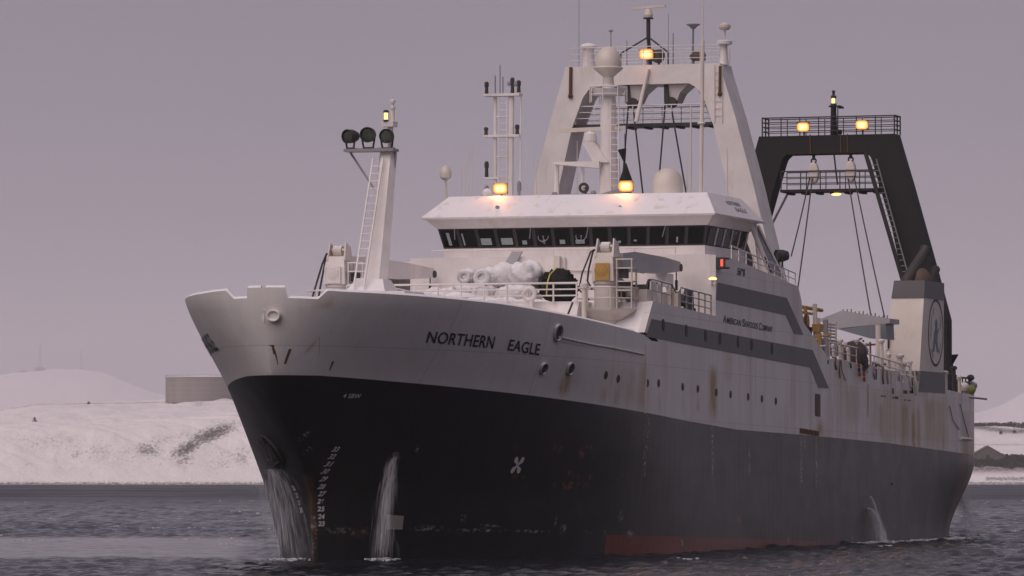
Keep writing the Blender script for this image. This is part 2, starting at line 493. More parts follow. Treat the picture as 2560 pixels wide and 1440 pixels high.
dd = np.concatenate([np.exp(np.linspace(math.log(40), math.log(149.5), 150)), np.exp(np.linspace(math.log(150), math.log(900), 1500)), np.exp(np.linspace(math.log(902), math.log(1870), 260))])
_o = np.exp(np.linspace(math.log(.128), math.log(.75), 90))
aa = np.concatenate([-_o[::-1], np.linspace(-0.125, 0.125, 380), _o])
Dg, Ag = np.meshgrid(dd, aa, indexing='ij')
Ug = Dg * Ag
h = np.zeros_like(Dg)
gust = 0.55 + 0.9 * fbm(Ug / 22 + 50, Dg / 60 + 9, 3, 11)
rowstep = np.maximum(np.gradient(dd)[:, None], .8 * Dg * np.gradient(aa)[None, :])
wd = math.radians(20)
for k in range(64):
    lam = 0.5 * (4.2 / 0.5) ** (k / 63.0)
    th = wd + rng.normal(0, 0.8)
    kx, ky = math.sin(th) * 2 * math.pi / lam, math.cos(th) * 2 * math.pi / lam
    amp = 0.0056 * lam ** 0.38 * (0.7 + 0.6 * rng.random())
    ph = rng.random() * 6.28
    damp = np.clip((lam / rowstep - 1.1) / 1.2, 0, 1)
    h += amp * damp * np.sin(kx * Ug + ky * Dg + ph + 1.2 * np.sin(0.13 * Ug + 0.05 * Dg + k))
h = h + 3.0 * np.maximum(h, 0) ** 2                            # crests a little sharper than troughs
pxg = 1280 + F_PX * Ag
slick = sstep(212, 232, Dg) * (1 - sstep(292, 306, Dg)) * (1 - sstep(560, 760, pxg + 25 * np.sin(Dg / 9)))
h *= gust * (1 - 0.90 * slick) * 1.1
Pw = CAM[None, None, :] * np.array([1, 1, 0]) + FWDH * Dg[..., None] + RIGHT * Ug[..., None]
Pw[..., 2] = h
wat = grid_mesh('water', Pw, M['water'])
ru = wat.data.attributes.new('ruffle', 'FLOAT', 'POINT')
ru.data.foreach_set('value', (sstep(420, 1000, Dg) * np.clip(gust, .6, 1.2) * .7).astype(np.float32).reshape(-1))
tag(wat, 'dark grey choppy harbour water in front of the snowy shore', kind='structure')
# open water to every side of the measured patch
mb = MB()
mb.add([VF(-400, -3000, -0.45), VF(-400, 3000, -0.45), VF(1900, 3000, -0.45), VF(1900, -3000, -0.45)], [(0, 1, 2, 3)])
tag(mb.build('outer_water', M['water']), 'dark open water round the harbour', kind='structure')

# ------------------------------------------------------------------ snowy shore and hills
m = NT('snowy_ground')
n1 = m.noise(0.9, 8, m.coord((1, 1, 1)), 0.75)
n2 = m.noise(0.06, 5, m.coord())
n3 = m.noise(3.0, 4, m.coord(), 0.7)
at = m.new('ShaderNodeAttribute'); at.attribute_name = 'bare'
sp = m.new('ShaderNodeSeparateColor'); m.link(at.outputs['Color'], sp.inputs[0])
c = m.mix(m.map(n2, 0.3, 0.7), (0.83, 0.79, 0.79), (0.92, 0.88, 0.875))
thr = m.math('SUBTRACT', m.math('ADD', m.math('MULTIPLY', n1, 0.7), m.math('MULTIPLY', n3, 0.3)), m.math('MULTIPLY', sp.outputs[0], -0.28))
c = m.mix(m.map(thr, 0.60, 0.75, 0, 0.92), c, (0.085, 0.072, 0.066))
c = m.mix(m.map(sp.outputs[1], 0.1, 0.6, 0, 1), c, m.mix(m.map(n1, 0.42, 0.6), (0.11, 0.095, 0.092), (0.46, 0.43, 0.43)))
m.color(c); m.rough(0.9); m.bump(m.math('ADD', n1, m.math('MULTIPLY', m.noise(0.28, 5, m.coord(), .65), 1.5)), 0.55, 1.0)
M['snow'] = m.m

td = np.concatenate([np.linspace(1832, 1900, 90), np.linspace(1902, 2150, 120), np.linspace(2155, 2700, 60), np.linspace(2720, 9000, 60), np.linspace(9100, 16500, 100)])
_o = np.exp(np.linspace(math.log(.1225), math.log(.8), 110))
ta = np.concatenate([-_o[::-1], np.linspace(-0.12, 0.12, 460), _o])
Dt, At = np.meshgrid(td, ta, indexing='ij')
Ut = Dt * At; px = 1280 + F_PX * At
rw = sstep(1300, 1700, px)
def zpy(py, d): return CAM[2] + (1186 - py) * d / F_PX
crest = zpy(np.interp(px, [-600, 0, 100, 400, 560, 800, 1300], [1045, 1024, 1009, 1004, 998, 1010, 1040]), 2090.0)
shoulder = zpy(np.interp(px, [-600, 0, 300, 600, 1000], [1085, 1075, 1062, 1048, 1060]), 1880.0)
zl = np.where(Dt < 1842, -1.5 + (Dt - 1832) / 10 * 1.9,
     np.where(Dt < 1880, 0.4 + (shoulder - 0.4) * sstep(1838, 1884, Dt),
     np.where(Dt < 2090, shoulder + (crest - shoulder) * (1 - (1 - np.clip((Dt - 1880) / 210, 0, 1)) ** 1.6), crest - (Dt - 2090) * 0.004)))
hillpy = np.interp(px, [-800, -100, 0, 60, 130, 200, 260, 330, 400, 560, 800, 1500, 2300, 2440, 2500, 2560, 2700, 3500], [990, 952, 940, 932, 926, 928, 936, 963, 988, 1010, 1030, 1030, 1050, 1035, 1018, 985, 970, 985])
hill = zpy(hillpy, 14000.0)
hz = hill * sstep(9200, 14000, Dt) - np.maximum(Dt - 14000, 0) * 0.03
zl = np.maximum(zl, np.where(Dt > 2300, hz, -99))
zr = np.interp(Dt[:, 0], [1832, 1842, 1860, 1880, 1905, 2050, 2110, 2200, 2500], [-1.5, 0.6, 4.0, 7.5, 11.0, 20.5, 23.5, 22.5, 18])[:, None] * np.ones_like(px)
zr = np.maximum(zr, np.where(Dt > 2300, hz, -99))
zt_ = zl * (1 - rw) + zr * rw
land = sstep(1838, 1860, Dt)
zt_ = zt_ + land * ((fbm(Ut / 14, Dt / 20, 5, 31) - .5) * 3.2 + (fbm(Ut / 3.5, Dt / 7, 4, 41) - .5) * 1.1 + (fbm(Ut / 120, Dt / 300, 2, 51) - .5) * np.where(Dt > 5000, 12, 2) + (fbm(Ut / 5 + .25 * Dt, Dt / 30, 3, 71) - .5) * 2.2 * sstep(1845, 1860, Dt) * (1 - sstep(1885, 1930, Dt)))
zt_ = zt_ + (1 - land) * (fbm(Ut / 5, Dt / 5, 3, 61) - .5) * 0.7
Pt = CAM[None, None, :] * np.array([1, 1, 0]) + FWDH * Dt[..., None] + RIGHT * Ut[..., None]
Pt[..., 2] = zt_
shore = tag(grid_mesh('snowy_shore', Pt, M['snow']), 'snow covered bluff and hills along the far shore', kind='structure')
pyt = 1186 - (zt_ - CAM[2]) * F_PX / Dt
bare = np.zeros((*Dt.shape, 4), np.float32); bare[..., 3] = 1
def blob(x, y, sx, sy, amt, rot=0.0, ch=0):
    c_, s_ = math.cos(rot), math.sin(rot)
    X = ((px - x) * c_ + (pyt - y) * s_) / sx; Y = (-(px - x) * s_ + (pyt - y) * c_) / sy
    bare[..., ch] = np.maximum(bare[..., ch], amt * np.exp(-(X * X + Y * Y)) * (Dt < 2300))
for a in ((530, 1085, 75, 20, 1.0, -.35), (470, 1120, 55, 20, .95, -.5), (462, 1150, 30, 18, .7, -.4), (370, 1125, 48, 22, .72, .1), (190, 1138, 20, 12, .55, -.5),
          (605, 1140, 28, 30, .55, -.6), (100, 1110, 80, 30, .36, 0), (250, 1130, 90, 40, .36, 0), (500, 1010, 25, 10, .55, 0), (330, 1140, 330, 55, .30, 0), (120, 1100, 120, 18, .38, 0), (60, 1160, 60, 12, .3, 0), (420, 1095, 90, 16, .4, -.2), (560, 1150, 60, 40, .4, -.4), (215, 1016, 160, 5, .35, 0)):
    blob(*a)
bare[..., 0] = np.maximum(bare[..., 0], 0.75 * (1 - sstep(0.2, 1.3, np.abs(zt_ - .3))) * (Dt < 1860))
bare[..., 1] = np.maximum(bare[..., 1], rw * 0.9 * np.exp(-((pyt - 1163) / 18) ** 2) * (Dt < 2300))
bare[..., 0] = np.maximum(bare[..., 0], rw * (0.85 * np.exp(-((pyt - 1068 + 10 * np.sin(px / 60)) / 9) ** 2) + 0.6 * np.exp(-((pyt - 1112) / 2.0) ** 2) + .7 * np.exp(-((pyt - 1197) / 7) ** 2) * (np.abs(px - 2520) < 60)) * (Dt < 2300))
bare[..., 0] = np.maximum(bare[..., 0], (1 - rw) * .55 * np.exp(-((pyt - np.interp(px, [0, 100, 400, 560], [1025, 1011, 1006, 1000])) / 2.5) ** 2) * (Dt < 2100) * (Dt > 2000))
bare[..., 0] = np.maximum(bare[..., 0], (Dt > 2400) * .45 * fbm(Ut / 160, Dt / 500, 3, 77))
ca = shore.data.color_attributes.new('bare', 'FLOAT_COLOR', 'POINT')
ca.data.foreach_set('color', bare.reshape(-1))

def ground(px_, d):
    i = int(np.argmin(np.abs(td - d))); j = int(np.argmin(np.abs(ta - (px_ - 1280) / F_PX)))
    return float(zt_[i, j])

# ------------------------------------------------------------------ things on the far shore
m = NT('tank_steel')
c = m.mix(m.map(m.noise(0.25, 4, m.coord((1, 1, .15))), .3, .7), (0.26, 0.23, 0.215), (0.32, 0.285, 0.27))
m.color(m.mix(m.upness(.6, .9), c, SNOW)); m.rough(.7); M['tank'] = m.m
d0, zb = 2035.0, ground(500, 2035) - 1.0
tc_ = VF(d0, (505 - 1280) / F_PX * d0, zb)
tk = tag(empty('oil_tank', tc_), 'round grey brown storage tank on the snowy bluff behind the bow', 'tank')
R_ = 91 / F_PX * d0; Hh = zpy(944, d0 - R_) - zb
mb = MB(); mb.lathe((0, 0, 0), (0, 0, 1), [(0, R_), (Hh, R_)], 64)
for k in range(1, 5): mb.torus((0, 0, Hh * k / 5), (0, 0, 1), R_, .05, 64, 4)
mb.build('shell', M['tank'], tk, True)
mb = MB(); mb.lathe((0, 0, Hh), (0, 0, 1), [(0.003, R_ + .12), (.25, R_ + .12), (1.0, R_ * .1), (1.05, .3)], 64)
mb.build('roof', M['tank'], tk, True)
mb = MB()
for k in range(40):
    a = 2 * math.pi * k / 40
    q = Vector((math.cos(a) * R_, math.sin(a) * R_, Hh + .25)); mb.tube(q, q + Vector((0, 0, 1.0)), .04, n=4)
mb.torus((0, 0, Hh + 1.25), (0, 0, 1), R_, .05, 48, 4)
mb.build('railing', M['midgrey'], tk)

def lattice(name, px_, d, h, wb, wt, lab, cat, base=None):
    z0 = ground(px_, d) - 1
    o = tag(empty(name, VF(d, (px_ - 1280) / F_PX * d, z0)), lab, cat)
    mb = MB(); N = 12
    for k in range(N):
        a0, a1 = h * k / N, h * (k + 1) / N
        w0, w1 = wb + (wt - wb) * k / N, wb + (wt - wb) * (k + 1) / N
        for i in range(4):
            sx, sy = ((-1, -1), (1, -1), (1, 1), (-1, 1))[i]; tx, ty = ((-1, -1), (1, -1), (1, 1), (-1, 1))[(i + 1) % 4]
            mb.tube((sx * w0, sy * w0, a0), (sx * w1, sy * w1, a1), .5, n=4)
            mb.tube((sx * w0, sy * w0, a0), (tx * w1, ty * w1, a1), .4, n=4)
            mb.tube((sx * w1, sy * w1, a1), (tx * w1, ty * w1, a1), .3, n=4)
    mb.build('frame', M['midgrey'], o)
    mb = MB(); mb.tube((0, 0, h), (0, 0, h * 1.25), .18, n=6); mb.build('aerial', M['midgrey'], o)
    if base:
        mb = MB(); bx, by, bz = base
        mb.loft([[(-bx, -by, -2), (bx, -by, -2), (bx, by, -2), (-bx, by, -2)], [(-bx, -by, bz), (bx, -by, bz), (bx, by, bz), (-bx, by, bz)], [(-bx, 0, bz * 1.5), (bx, 0, bz * 1.5), (bx, .2, bz * 1.5), (-bx, .2, bz * 1.5)]])
        mb.build('hut', M['dark'], o)
lattice('radio_tower', 100, 13800, 72, 4.5, 1.8, 'faint lattice radio tower in the haze on the far hill', 'tower', (12, 10, 9))
lattice('radio_mast', 203, 13850, 54, 1.6, .9, 'very faint thinner mast in the haze beside the taller radio tower', 'mast')

def hut(name, px_, d, w_, l_, hw, hr, lab, mats):
    z0 = ground(px_, d) - .8
    o = tag(empty(name, VF(d, (px_ - 1280) / F_PX * d, z0)), lab, 'building')
    X = Vector(RIGHT); Y = Vector(FWDH); Z = Vector((0, 0, 1))
    P = lambda a, b, c_: X * a + Y * b + Z * c_
    mb = MB(); mb.loft([[P(-w_, -l_, 0), P(w_, -l_, 0), P(w_, -l_, hw), P(0, -l_, hr), P(-w_, -l_, hw)], [P(-w_, l_, 0), P(w_, l_, 0), P(w_, l_, hw), P(0, l_, hr), P(-w_, l_, hw)]])
    mb.build('wall', mats[0], o)
    mb = MB()
    for sg in (-1, 1):
        e1, r1 = P(sg * w_ * 1.08, -l_ * 1.05, hw - .08 * (hr - hw)), P(0, -l_ * 1.05, hr)
        e2, r2 = P(sg * w_ * 1.08, l_ * 1.05, hw - .08 * (hr - hw)), P(0, l_ * 1.05, hr)
        mb.slab([e1, r1, r2, e2], (0, 0, .3))
    mb.build('roof', mats[1], o)
    mb = MB(); mb.loft([[P(-.6, -l_ - .06, .6), P(.6, -l_ - .06, .6), P(.6, -l_ - .06, 2.6), P(-.6, -l_ - .06, 2.6)], [P(-.6, -l_ + .05, .6), P(.6, -l_ + .05, .6), P(.6, -l_ + .05, 2.6), P(-.6, -l_ + .05, 2.6)]])
    mb.build('door', M['dark'], o)
M['timber'] = painted('weathered_timber', (0.15, 0.135, 0.12), dirt_amt=.3, snow=False, rough=.9)
M['roofsnow'] = painted('thin_snow_roof', (0.22, 0.20, 0.19), dirt_amt=.2, snow=True, rough=.9)
hut('shore_house', 2466, 1890, 6.0, 5, 2.2, 5.6, 'grey gable house among brush on the shore beyond the stern', (M['timber'], M['timber']))
hut('hill_hut', 60, 13800, 11, 9, 5.0, 9, 'tiny hut faint in the haze beside the radio tower', (M['dark'], M['dark']))
hut('hill_shed', 208, 13900, 10, 8, 4.0, 7, 'tiny shed faint in the haze at the foot of the thinner mast', (M['dark'], M['dark']))

def shrub(px_, d, h, r, lab):
    z0 = ground(px_, d) - .2
    o = tag(empty('shrub', VF(d, (px_ - 1280) / F_PX * d, z0)), lab, 'shrub')
    mb = MB(); mb.tube((0, 0, 0), (0, 0, h * .9), .12, .03, 5); mb.build('trunk', M['dark'], o)
    mb = MB()
    for k in range(150):
        t = random.random() ** .8; a = random.random() * 6.28
        rr = r * (1 - t) * (.5 + .6 * random.random()) + .05
        c_ = Vector((math.cos(a) * rr, math.sin(a) * rr, h * (.06 + .94 * t)))
        dv = Vector((math.cos(a), math.sin(a), -.35)) * (.3 + .25 * random.random())
        sd = Vector((-math.sin(a), math.cos(a), .2)) * .12
        mb.add([c_ - dv * .3 - sd, c_ - dv * .3 + sd, c_ + dv + sd * .3, c_ + dv - sd * .3], [(0, 1, 2, 3)])
    mb.build('crown', M['brush'], o)
m = NT('dark_brush'); m.color(m.mix(m.noise(2.0, 3, m.coord()), (0.02, 0.022, 0.015), (0.07, 0.06, 0.05))); m.rough(.95); M['brush'] = m.m
shrub(87, 1905, 2.0, .85, 'small dark conical shrub alone on the snowy slope')
shrub(222, 2040, 1.4, .9, 'small dark shrub near the crest of the bluff')
shrub(2502, 2040, 1.6, .8, 'dark shrub on the snow above the grey house')
shrub(2536, 2045, 1.5, .9, 'dark shrub beside the other one on the snow above the grey house')
# leafless brush round the house: nobody could count it
mb = MB()
for k in range(5200):
    x_ = random.uniform(2385, 2720); d_ = random.uniform(1866, 1900) if random.random() < .8 else random.uniform(2085, 2125)
    z0 = ground(x_, d_); b_ = VF(d_, (x_ - 1280) / F_PX * d_, z0 - .1)
    hh = random.uniform(.5, 1.7); lean = Vector((random.uniform(-.4, .4), random.uniform(-.4, .4), 1)) * hh
    sd = Vector(RIGHT) * random.uniform(.05, .16)
    mb.add([b_ - sd, b_ + sd, b_ + lean + sd * 2.2, b_ + lean - sd * 2.2], [(0, 1, 2, 3)])
tag(mb.build('brush', M['brush']), 'leafless brown brush along the shore beyond the stern', 'brush', kind='stuff')

# ================================================================== the ship
ship = empty('factory_trawler')
tag(ship, 'large white and black factory trawler with grey stripes and tall gantries', 'ship')

# ------------------------------------------------------------------ hull plating
tq = np.linspace(0, 1, 230)
q1 = 24 * tq ** 2.6
QS = np.concatenate([q1, np.linspace(24, 92, 620)[1:]])
NB, NK, NW = 14, 60, 52
def rows(q):
    zb_, zp_, zt = z_boot(q), z_paint(q), z_top(q)
    zb_ = max(zb_, -2.0)
    return np.concatenate([np.linspace(-3, zb_, NB + 1), np.linspace(zb_, zp_, NK + 1)[1:], np.linspace(zp_, zt, NW + 1)[1:]])
ZR = np.stack([rows(q) for q in QS])
SR = station(QS[:, None] * np.ones_like(ZR), ZR)
BR = half_beam(SR, ZR)
def bulwark_cut(Z, B, side):
    """mooring notches in the bulwark round the stem"""
    lo, hi, l0, h0 = (1.05, 2.25, .95, 2.5) if side > 0 else (.78, 1.45, .72, 1.75)
    b = B[:, -1]; cut = 0.36 * np.clip((b - l0) / (lo - l0), 0, 1) * np.clip((h0 - b) / (h0 - hi), 0, 1) * (QS < 4)
    bump_ = 0.06 * (b < lo) * (QS < 1)
    Z2 = Z.copy(); k = np.linspace(0, 1, NW + 1) ** 2
    Z2[:, -(NW + 1):] += (bump_ - cut)[:, None] * k[None, :]
    return Z2
verts = []; faces = []; fm = []; wear = []
QRED = on_hull(1513, 1360)[0]
nq, nz = ZR.shape
# wear painted as stains of the plating: (s, z top, z bottom, half width, strength)
RUN = []
def run_px(x, y0, y1, wpx, st):
    s_, z_ = on_hull(x, y0); s2, z2 = on_hull(x, y1); sw = abs(on_hull(x + wpx, y0)[0] - s_)
    RUN.append((s_, z_, z2, max(sw, .05), st))
for a in ((1422, 925, 990, 11, 1.0), (1514, 955, 1010, 7, .5), (1545, 960, 1020, 7, .55), (1782, 912, 1050, 9, .95), (1822, 870, 960, 12, .25), (1580, 900, 1020, 16, .35),
          (1610, 895, 1035, 14, .45), (1660, 830, 1000, 10, .2), (2050, 1045, 1092, 9, .8), (2058, 1060, 1094, 4, .5), (2283, 1020, 1118, 5, 1.0), (2262, 1000, 1112, 12, .8), (2296, 1010, 1120, 6, .7), (2202, 1000, 1100, 6, .75),
          (2325, 990, 1122, 14, .55), (2170, 960, 1040, 2, .8), (2130, 960, 1060, 22, .35), (2245, 965, 1105, 40, .42), (2350, 990, 1125, 22, .42), (2190, 960, 1090, 20, .3), (797, 842, 885, 2.5, .6), (830, 735, 775, 26, .35), (700, 790, 860, 12, .25), (1745, 985, 1030, 3, .4), (1790, 1000, 1040, 3, .4), (1650, 960, 1040, 5, .3),
          (1707, 980, 1040, 4, .3), (1440, 860, 985, 40, .18), (1560, 880, 1020, 60, .2)):
    run_px(*a)
CHIP = []
def chip_px(x, y, wpx, hpx, st):
    s_, z_ = on_hull(x, y); sw = abs(on_hull(x + wpx, y)[0] - on_hull(x - wpx, y)[0]) / 2; zw = hpx / 55.0
    CHIP.append((s_, z_, max(sw, .06), max(zw, .05), st))
for a in ((1070, 1321, 32, 4, 1), (1200, 1326, 60, 3, .9), (1225, 1313, 20, 3, .9), (1330, 1328, 45, 2.5, .7), (1158, 1296, 6, 7, 1), (1388, 1305, 2, 14, 1), (1408, 1325, 5, 12, .8), (1552, 1292, 4, 12, .9), (1575, 1332, 6, 6, .8), (1470, 1332, 8, 3, .8), (1513, 1332, 4, 5, .8),
          (770, 1125, 5, 6, .8), (765, 1085, 9, 14, .55), (835, 1317, 5, 3, .9), (1044, 1122, 4, 7, .8), (1705, 1360, 4, 9, .8), (1972, 1345, 4, 10, .7), (1985, 1333, 2, 9, .7), (2130, 1345, 3, 7, .7),
          (1470, 857, 60, 7, 1.0), (1560, 872, 45, 5, .6), (865, 1325, 70, 6, .35)):
    chip_px(*a)
DEEP = []
def deep_px(x, y, wpx, hpx, st):
    s_, z_ = on_hull(x, y); sw = abs(on_hull(x + wpx, y)[0] - on_hull(x - wpx, y)[0]) / 2
    DEEP.append((s_, z_, max(sw, .1), hpx / 55.0, st))
for a in ((1296, 1115, 14, 8, .5), (1393, 1121, 14, 11, .6), (1468, 1130, 20, 18, .8), (1430, 1213, 45, 9, .7), (1300, 1192, 30, 8, .4), (1420, 1182, 12, 8, .45), (1440, 1190, 12, 9, .45), (1476, 1192, 8, 9, .5), (1555, 1185, 5, 16, .4), (1848, 1297, 5, 22, .8), (2110, 1275, 9, 9, .6), (2230, 1315, 12, 12, .5),
          (900, 1335, 110, 18, .25), (787, 1330, 12, 80, .35), (2285, 1095, 5, 30, .8)):
    deep_px(*a)
SALT = []
for x, y0, y1, wpx in ((1620, 1040, 1215, 2.5), (1781, 1052, 1225, 2.2), (2003, 1088, 1230, 2.4), (2012, 1088, 1130, 2), (2041, 1092, 1228, 1.6), (1616, 1070, 1110, 6), (1873, 1120, 1200, 1.5), (1590, 880, 885, 4)):
    s_, z_ = on_hull(x, y0); s2, z2 = on_hull(x, y1); SALT.append((s_, z_, z2, abs(on_hull(x + wpx, y0)[0] - s_)))
def wear_at(S, Z, side):
    R_ = np.zeros_like(S); G_ = np.zeros_like(S); B_ = np.zeros_like(S)
    if side > 0:
        for s_, zt, zb_, sw, st in RUN:
            v = np.clip((zt + .1 - Z) / .6, 0, 1) * np.clip((Z - zb_) / max(.15, (zt - zb_) * .35) + .3, 0, 1)
            R_ = np.maximum(R_, st * np.exp(-((S - s_) / sw) ** 2) * v)
        for s_, z_, sw, zw, st in CHIP: G_ = np.maximum(G_, st * np.exp(-((S - s_) / sw) ** 2 - ((Z - z_) / zw) ** 2))
        for s_, z_, sw, zw, st in DEEP: B_ = np.maximum(B_, st * np.exp(-((S - s_) / sw) ** 2 - ((Z - z_) / zw) ** 2))
        for s_, zt, zb_, sw in SALT:
            G_ = np.maximum(G_, .75 * np.exp(-((S - s_) / sw) ** 2) * (Z < zt) * np.clip((Z - zb_) / .6, 0, 1))
    # rust bleeding down the stern quarter and scrapes along the stem
    R_ = np.maximum(R_, .75 * sstep(82.0, 83.0, S) * (Z > .5) * (Z < 7.2) * (0.35 + .65 * sstep(6.6, 4.6, Z)))
    stem = S - s0f(Z)
    R_ = np.maximum(R_, .4 * (1 - sstep(.0, .2, stem)) * (Z < 3.6))
    G_ = np.maximum(G_, .35 * (1 - sstep(.0, .2, stem)) * (Z < 2.0))
    return R_, G_, B_
for side in (1, -1):
    o = len(verts)
    Z2 = bulwark_cut(ZR, BR, side)
    S2 = station(QS[:, None] * np.ones_like(Z2), Z2); B2 = half_beam(S2, Z2)
    verts += np.stack([-S2, side * B2, Z2], -1).reshape(-1, 3).tolist()
    a, b, c3 = wear_at(S2, Z2, side)
    wear.append(np.stack([a, b, c3, np.ones_like(a)], -1).reshape(-1, 4))
    if side > 0: TOPL = np.stack([S2[:, -1], B2[:, -1], Z2[:, -1]], 1)
    else: TOPR = np.stack([S2[:, -1], -B2[:, -1], Z2[:, -1]], 1)
    for i in range(nq - 1):
        for j in range(nz - 1):
            k = o + i * nz + j
            f = (k, k + nz, k + nz + 1, k + 1)
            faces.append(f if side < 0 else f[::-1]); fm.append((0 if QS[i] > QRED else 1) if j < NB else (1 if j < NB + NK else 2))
# transom
o1 = (nq - 1) * nz; o2 = nq * nz + o1
for j in range(nz - 1):
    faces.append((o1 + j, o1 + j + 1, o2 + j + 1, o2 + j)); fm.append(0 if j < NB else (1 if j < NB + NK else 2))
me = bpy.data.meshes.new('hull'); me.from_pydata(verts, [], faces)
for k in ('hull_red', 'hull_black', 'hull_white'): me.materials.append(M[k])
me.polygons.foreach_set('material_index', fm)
me.polygons.foreach_set('use_smooth', [True] * len(faces))
me.update()
hull = bpy.data.objects.new('hull', me); col.objects.link(hull); hull.parent = ship
ca = me.color_attributes.new('wear', 'FLOAT_COLOR', 'POINT')
ca.data.foreach_set('color', np.concatenate(wear).astype(np.float32).reshape(-1))
# bulwark: inner wall, snow covered capping and the forecastle deck
def inward(T, d):
    tg = np.gradient(T[:, :2], axis=0); n = np.stack([tg[:, 1], -tg[:, 0]], 1); n /= np.linalg.norm(n, axis=1)[:, None] + 1e-9
    sg = np.sign(np.sum(n * np.stack([np.full(len(T), 20.) - T[:, 0], -T[:, 1]], 1), axis=1))
    sg = np.where(T[:, 0] > 15, np.sign(-T[:, 1] * n[:, 1]), sg)
    r = T.copy(); r[:, :2] += n * sg[:, None] * d; return r
for T in (TOPL, TOPR):
    T = T[(QS <= 20)]
    T = T[3:]
    In = inward(T, .16)
    Lo = T.copy(); Lo[:, 2] -= 1.0; Lo[:, 0] += .1
    Lo[:, 1] = np.sign(T[:, 1]) * np.maximum(half_beam(Lo[:, 0] - .1, Lo[:, 2]) - .25, 0.02)
    Cap = inward(T, .10); Cap[:, 2] += .09; CapI = In.copy(); CapI[:, 2] += .09
    g = np.stack([T, Cap, CapI, In, Lo], 1)
    g[..., 0] *= -1
    grid_mesh('bulwark', g, M['snowcap'], False, ship)
def deck(name, s0_, s1_, z, mat, inset=.2, step=1.0):
    mb = MB(); ss = np.arange(s0_, s1_ + .01, step)
    b = [max(.05, float(half_beam(s_, z)) - inset) for s_ in ss]
    vs = [V(s_, -x, z) for s_, x in zip(ss, b)] + [V(s_, x, z) for s_, x in zip(ss, b)]
    n = len(ss); mb.add(vs, [(i, i + 1, n + i + 1, n + i) for i in range(n - 1)])
    return mb.build(name, mat, ship)
deck('foredeck', -5.7, 21, 9.75, M['white'])
deck('main_deck', 48, 91.5, 7.3, M['midgrey'])

# ------------------------------------------------------------------ portholes, fairleads, markings on the hull
def place(o, s, z, side=1, off=0.0):
    """stand an object modelled about its own origin (facing +x) on the side plating"""
    n = hull_normal(s, z, side)
    o.matrix_local = Matrix.Translation(hp(s, z, 0, side) + n * off) @ n.to_track_quat('X', 'Z').to_matrix().to_4x4()
def porthole_mesh(r=.2):
    mb = MB(); mb.torus((.0, 0, 0), (1, 0, 0), r, .03, 20, 6)
    f = mb.build('porthole', M['rust'], hull)
    g = MB(); g.lathe((-.05, 0, 0), (1, 0, 0), [(0, r * .95), (.075, r * .95)], 20)
    p_ = g.build('pane', M['letter'], f)
    return f
ph0 = porthole_mesh(.16)
first = True
def dup(o, parent):
    c = o.copy(); col.objects.link(c); c.parent = parent
    for ch in o.children:
        d = ch.copy(); col.objects.link(d); d.parent = c
    return c
for x, y in ((1514, 938), (1545, 947), (1618, 958), (1646, 958), (1706, 967), (1744, 972), (1790, 981), (1826, 986), (1870, 992), (1904, 997), (1939, 1003)):
    s_, z_ = on_hull(x, y)
    o = ph0 if first else dup(ph0, hull); first = False
    place(o, s_, z_)
def fairlead(x, y, wy, wz, lip):
    s_, z_ = on_hull(x, y)
    mb = MB(); n = 24
    ring = lambda k, a, b: [Vector((k, math.cos(2 * math.pi * i / n) * a, math.sin(2 * math.pi * i / n) * b)) for i in range(n)]
    mb.loft([ring(0, wy, wz), ring(.12, wy + lip * .3, wz + lip * .3), ring(.10, wy + lip, wz + lip), ring(-.15, wy + lip * 1.2, wz + lip * 1.2)], 0, False)
    o = mb.build('fairlead', M['midgrey'], hull, True)
    g = MB(); g.loft([ring(.03, wy * .98, wz * .98), ring(.035, wy * .97, wz * .97)])
    g.build('opening', M['dark'], o)
    place(o, s_, z_)
    return o
fairlead(1357, 921, .24, .22, .05)
fairlead(1423, 922, .26, .24, .05)
fairlead(1393, 832, .3, .3, .09)
# centre chock in the bulwark at the stem
z_ = 10.05; s_ = float(s0f(z_))
mb = MB(); n = 28
cy = .42
def chk(k, a, b): return [V(s_ + .02 + .02 - k, cy + math.cos(2 * math.pi * i / n) * a, z_ + math.sin(2 * math.pi * i / n) * b) for i in range(n)]
mb.loft([chk(.10, .20, .15), chk(.20, .24, .19), chk(.20, .28, .23), chk(.05, .30, .25), chk(-.4, .30, .25)], 0, False)
ck = mb.build('bow_chock', M['cream'], hull, True)
mb = MB(); mb.loft([chk(.06, .22, .17), chk(.10, .22, .17)]); mb.build('opening', M['whitemark'], ck)

def text_mesh(body, size=1.0, bold=0.0, width=1.0, spacing=1.0):
    cu = bpy.data.curves.new('lettering', 'FONT'); cu.body = body; cu.size = size; cu.offset = bold; cu.space_character = spacing
    o = bpy.data.objects.new('lettering', cu); col.objects.link(o)
    dg = bpy.context.evaluated_depsgraph_get()
    me = bpy.data.meshes.new_from_object(o.evaluated_get(dg))
    vs = [(v.co.x * width, v.co.y) for v in me.vertices]; fs = [tuple(p.vertices) for p in me.polygons]
    bpy.data.objects.remove(o); bpy.data.curves.remove(cu)
    return vs, fs
def sheet(name, uv, faces, fn, mat, parent):
    """flat lettering laid on a surface: fn maps (u, v) to a point"""
    mb = MB(); mb.add([fn(*q) for q in uv], faces)
    return mb.build(name, mat, parent)
def letters(name, body, fn, mat, parent, bold=0.02, width=1.0, spacing=1.0):
    vs, fs = text_mesh(body, 1.0, bold, width, spacing)
    x0 = min(v[0] for v in vs); x1 = max(v[0] for v in vs)
    y0 = min(v[1] for v in vs); y1 = max(v[1] for v in vs)
    vs = [((v[0] - x0) / (x1 - x0), (v[1] - y0) / (y1 - y0)) for v in vs]
    return sheet(name, vs, fs, fn, mat, parent)
